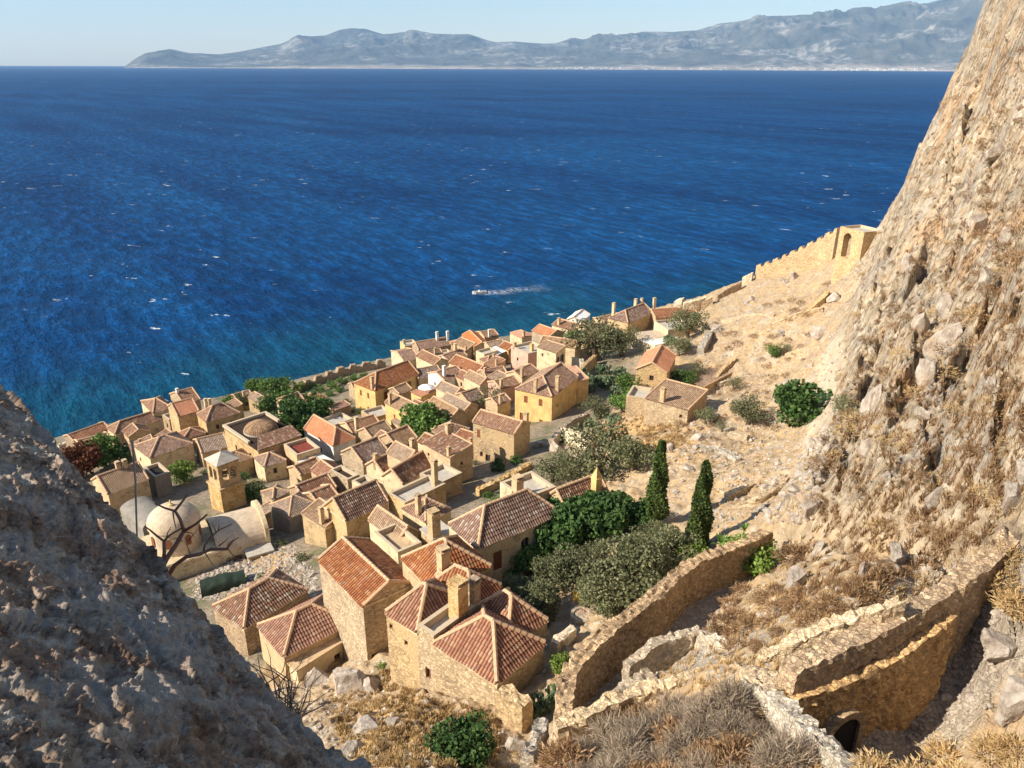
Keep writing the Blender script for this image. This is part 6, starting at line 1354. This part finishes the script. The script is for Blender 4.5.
# crags of the cliff: big blocks half sunk in the face
for i, (x, y) in enumerate(scatterpx(CLP, 26, 31, 30)):
    p = hit(x, y); w = random.Random(i).uniform(1.0, 2.4)*FPX/depth(p)*(.55 if depth(p) < 45 else 1)
    o = rock(x, y, w, 'pale limestone knob jutting from the cliff face', 1.3, i % 3 == 0, .7, 'limestone knobs on the cliff')
def stones(name, label, poly, n, seed, smin, smax, mat='rock'):
    import bmesh
    px = scatterpx(poly, n, seed, 0); rs = np.random.RandomState(seed); t0 = np.array([(1,1,1),(-1,-1,1),(-1,1,-1),(1,-1,-1),(1.2,-1,.2),(-.9,1.1,.5),(.2,.3,1.3),(-.3,-1.2,-.5)])*.6
    bm = bmesh.new(); bmesh.ops.create_icosphere(bm, subdivisions=1, radius=1); co0 = np.array([v.co for v in bm.verts]); fc = np.array([[v.index for v in f.verts] for f in bm.faces]); bm.free()
    V, F = [], []
    for i, (x, y) in enumerate(px):
        p = hit(x, y); co = co0*(1+.3*rs.randn(len(co0), 1)*.6); s = rs.uniform(smin, smax)*(1 if rs.rand() < .85 else 1.8); a = rs.rand()*6.28; c, s_ = math.cos(a), math.sin(a)
        co = co*np.array([1, .7, .55]); co = np.stack([co[:, 0]*c-co[:, 1]*s_, co[:, 0]*s_+co[:, 1]*c, co[:, 2]], 1)*s+p; V.append(co); F.append(fc+i*len(co0))
    o = npmesh(name, np.concatenate(V), np.concatenate(F), M[mat], False); tag(o, label, 'stones', None, 'stuff')
stones('loose_stones', 'loose stones over the bare hillside', [(640,470),(690,430),(690,340),(760,280),(860,262),(835,400),(815,520),(720,530)], 1500, 41, .08, .34)
stones('loose_stones', 'rubble around the terrace walls and path', [(600,720),(640,650),(760,560),(880,590),(1000,545),(1000,620),(860,640),(790,700),(860,768),(560,768)], 1100, 42, .04, .13)
for px, py, w, lb in ((262,585,20,'dry golden-green bush in the rubble left of the tall gabled house'),(232,560,18,'low bush in the rubble behind the green tarpaulin'),(302,560,16,'small bush against the rubble heap below the annex'),(282,545,14,'tiny shrub by the shaded alley wall')): Pl('bush', 'l_olive', px, py, w, lb, 'shrub', 'shrub', trunk=False, n=800)
stones('loose_stones', 'rubble of fallen masonry between the domed church and the red roofs', [(190,600),(200,570),(262,548),(300,545),(318,575),(315,600),(290,580),(230,600)], 1300, 43, .08, .30)
stones('loose_stones', 'stones below the long sunlit wall', [(300,768),(290,680),(330,655),(400,665),(430,700),(520,720),(540,768)], 900, 44, .04, .14)
stones('loose_stones', 'stones on the shaded stepped path', [(1000,600),(960,620),(880,700),(870,745),(930,740),(1000,700)], 500, 45, .05, .15, 'rock_grey')
# ---------------------------------------------------------------- the big rock beside the camera
ns, nt2 = 620, 330
s_ = np.linspace(-.4, 1.45, ns); t_ = np.concatenate([np.linspace(-1.2, 0, 60, endpoint=False), np.linspace(0, 1.9, nt2-60)])
R0, R1, Q0, Q1 = at_t(0, 384, 5.6), at_t(342, 772, 2.9), at_t(-250, 560, 2.6), at_t(40, 1010, 1.2)
SS, TT = np.meshgrid(s_, t_, indexing='ij'); SS3 = SS[..., None]; T3 = TT[..., None]
Rr = R0*(1-SS3)+R1*SS3; Qq = Q0*(1-SS3)+Q1*SS3
mid = Rr*(1-np.clip(T3, 0, 1))+Qq*np.clip(T3, 0, 1)
back = np.clip(-T3, 0, 9)*np.array([.35, .55, -3.4])+np.clip(-T3, 0, 9)**2*np.array([-.6, -.5, -1.5]); ahead = np.clip(T3-1, 0, 9)*np.array([-1.9, -1.0, 1.1])
B3 = mid+back+ahead
du = np.gradient(B3, axis=0); dv = np.gradient(B3, axis=1); nn = np.cross(du, dv); nn /= np.linalg.norm(nn, axis=2)[..., None]+1e-9
nn = np.where(((CAM-B3)*nn).sum(2)[..., None] < 0, -nn, nn)
x, y, z = B3[..., 0], B3[..., 1], B3[..., 2]
x2 = x*.8+y*.6; z2 = z*1.2-x*.4; d_ = .05*fbm(x*.8, y*.8, z*.8, 2)+.02*(rid(x2*1.3, y*1.9, z2*2.2, 3)-.8)+.018*(rid(x2*5, y*4, z2*8, 4, .6)-.8)+.012*rid(x*18, y*18, z*20, 3)+.05*np.floor(2.2*fbm(x*1.1+9, y*1.1, z*2.4, 2))/2.2
B3 = B3+nn*(d_*np.clip(np.linalg.norm(B3-CAM, axis=2)/2.5, .35, 1))[..., None]
cen = np.array([-2.5, 2.0, 72.0]); fg = npmesh('rock_outcrop', (B3-cen).reshape(-1, 3), gridfaces(ns, len(t_)), M['fgrock'], True); fg.location = tuple(cen)
tag(fg, 'large weathered grey rock face filling the lower left of the view', 'rock')
# bare branches growing from behind the rock
def branches(name, label, L, t0, mat, rad0, cat, base, s_r=None):
    pb = at_t(*base, t0); root = empty(name, pb); tag(root, label, cat)
    foot = R0*(1-s_r)+R1*s_r+np.array([0, .10, -2.7])-pb; m = MB(); m.tube([foot, foot*.5+np.array([0, 0, -.15]), np.zeros(3), -foot*.06], [rad0*2.2, rad0*1.8, rad0*1.5, rad0], 7); m.build('root', M[mat], root, True)
    for i, (pts, r0, r1) in enumerate(L):
        P = [at_t(q[0], q[1], t0+(q[2] if len(q) > 2 else 0)+.05*math.sin(q[0]*.9))-pb for q in pts]; n = len(P); m = MB()
        rr = [rad0*(r0+(r1-r0)*k/(n-1)) for k in range(n)]; m.tube(P, rr, 7); m.build('branch' if i else 'trunk', M[mat], root, True)
    return root
branches('dead_tree', 'leafless reddish-brown branches reaching up from behind the rock in front of the domed church', [
  ([(150,592),(167,558),(176,545),(184,531)], 1.5, 1.1), ([(184,531),(180,519),(175,511)], 1.0, .75), ([(175,511),(165,508),(155,503.5)], .7, .4), ([(175,511),(182,502),(188,494)], .75, .5),
  ([(184,531),(196,524),(207,514.5)], .9, .5), ([(150,600),(163,565),(164.5,552),(164,541)], 1.2, .9), ([(164,541),(157,536),(150,530),(145,526.5)], .7, .35), ([(164,541),(170,535),(182,528)], .7, .4),
  ([(166,539),(168,532),(171,527)], .35, .2), ([(173,512),(174,520),(176,528)], .45, .2), ([(155,598),(175,565),(186,557),(200,554),(211,549),(227,549)], 1.3, .8), ([(227,549),(233,541),(239,537)], .6, .25),
  ([(228,549),(232,554),(238,562)], .35, .15), ([(205,553),(209,559),(214,566)], .35, .15), ([(203,554),(205,545),(211,537),(219,530),(232,524)], .6, .3), ([(216,532),(214,527),(212,523)], .3, .15),
  ([(218,531),(219,527),(219,523)], .3, .15), ([(219,546),(224,542),(228,538)], .4, .15), ([(185,532),(192,533),(195,538)], .3, .15), ([(188,541),(193,535),(198,529)], .35, .15), ([(182,541),(176,538),(171,540)], .35, .15),
  ([(191,556),(188,548),(186,541)], .3, .15), ([(227,549),(229,543),(233,540)], .5, .2)], 6.0, 'deadwood', .0145, 'dead tree', (153,598), .45)
branches('flower_stalk', 'tall thin dead stalk standing upright from behind the rock, left of the dome', [([(138,560),(136.5,520),(135.5,480),(133.5,452),(132,441)], .9, 1.5)], 6.0, 'twig', .0068, 'stalk', (138,560), .3)
L = []; rs = random.Random(5)
for i in range(46):
    x, y = rs.uniform(262, 305), rs.uniform(680, 730); a = rs.uniform(-2.6, -.4); pts = [(285, 752), (x, y)]; 
    for k in range(5): a += rs.uniform(-.5, .5); l = rs.uniform(7, 15); x += math.cos(a)*l; y += math.sin(a)*l*.8; pts.append((x, y, rs.uniform(-.3, .3)))
    L.append((pts, .8, .15))
branches('bare_shrub', 'tangled bare grey shrub at the lower edge of the rock, below the lowest-left roofs', L, 5.6, 'twig', .0075, 'shrub', (285,750), .78)
# small sign on the parapet, lamp and street things
p = at_z(583, 683, 47.4)
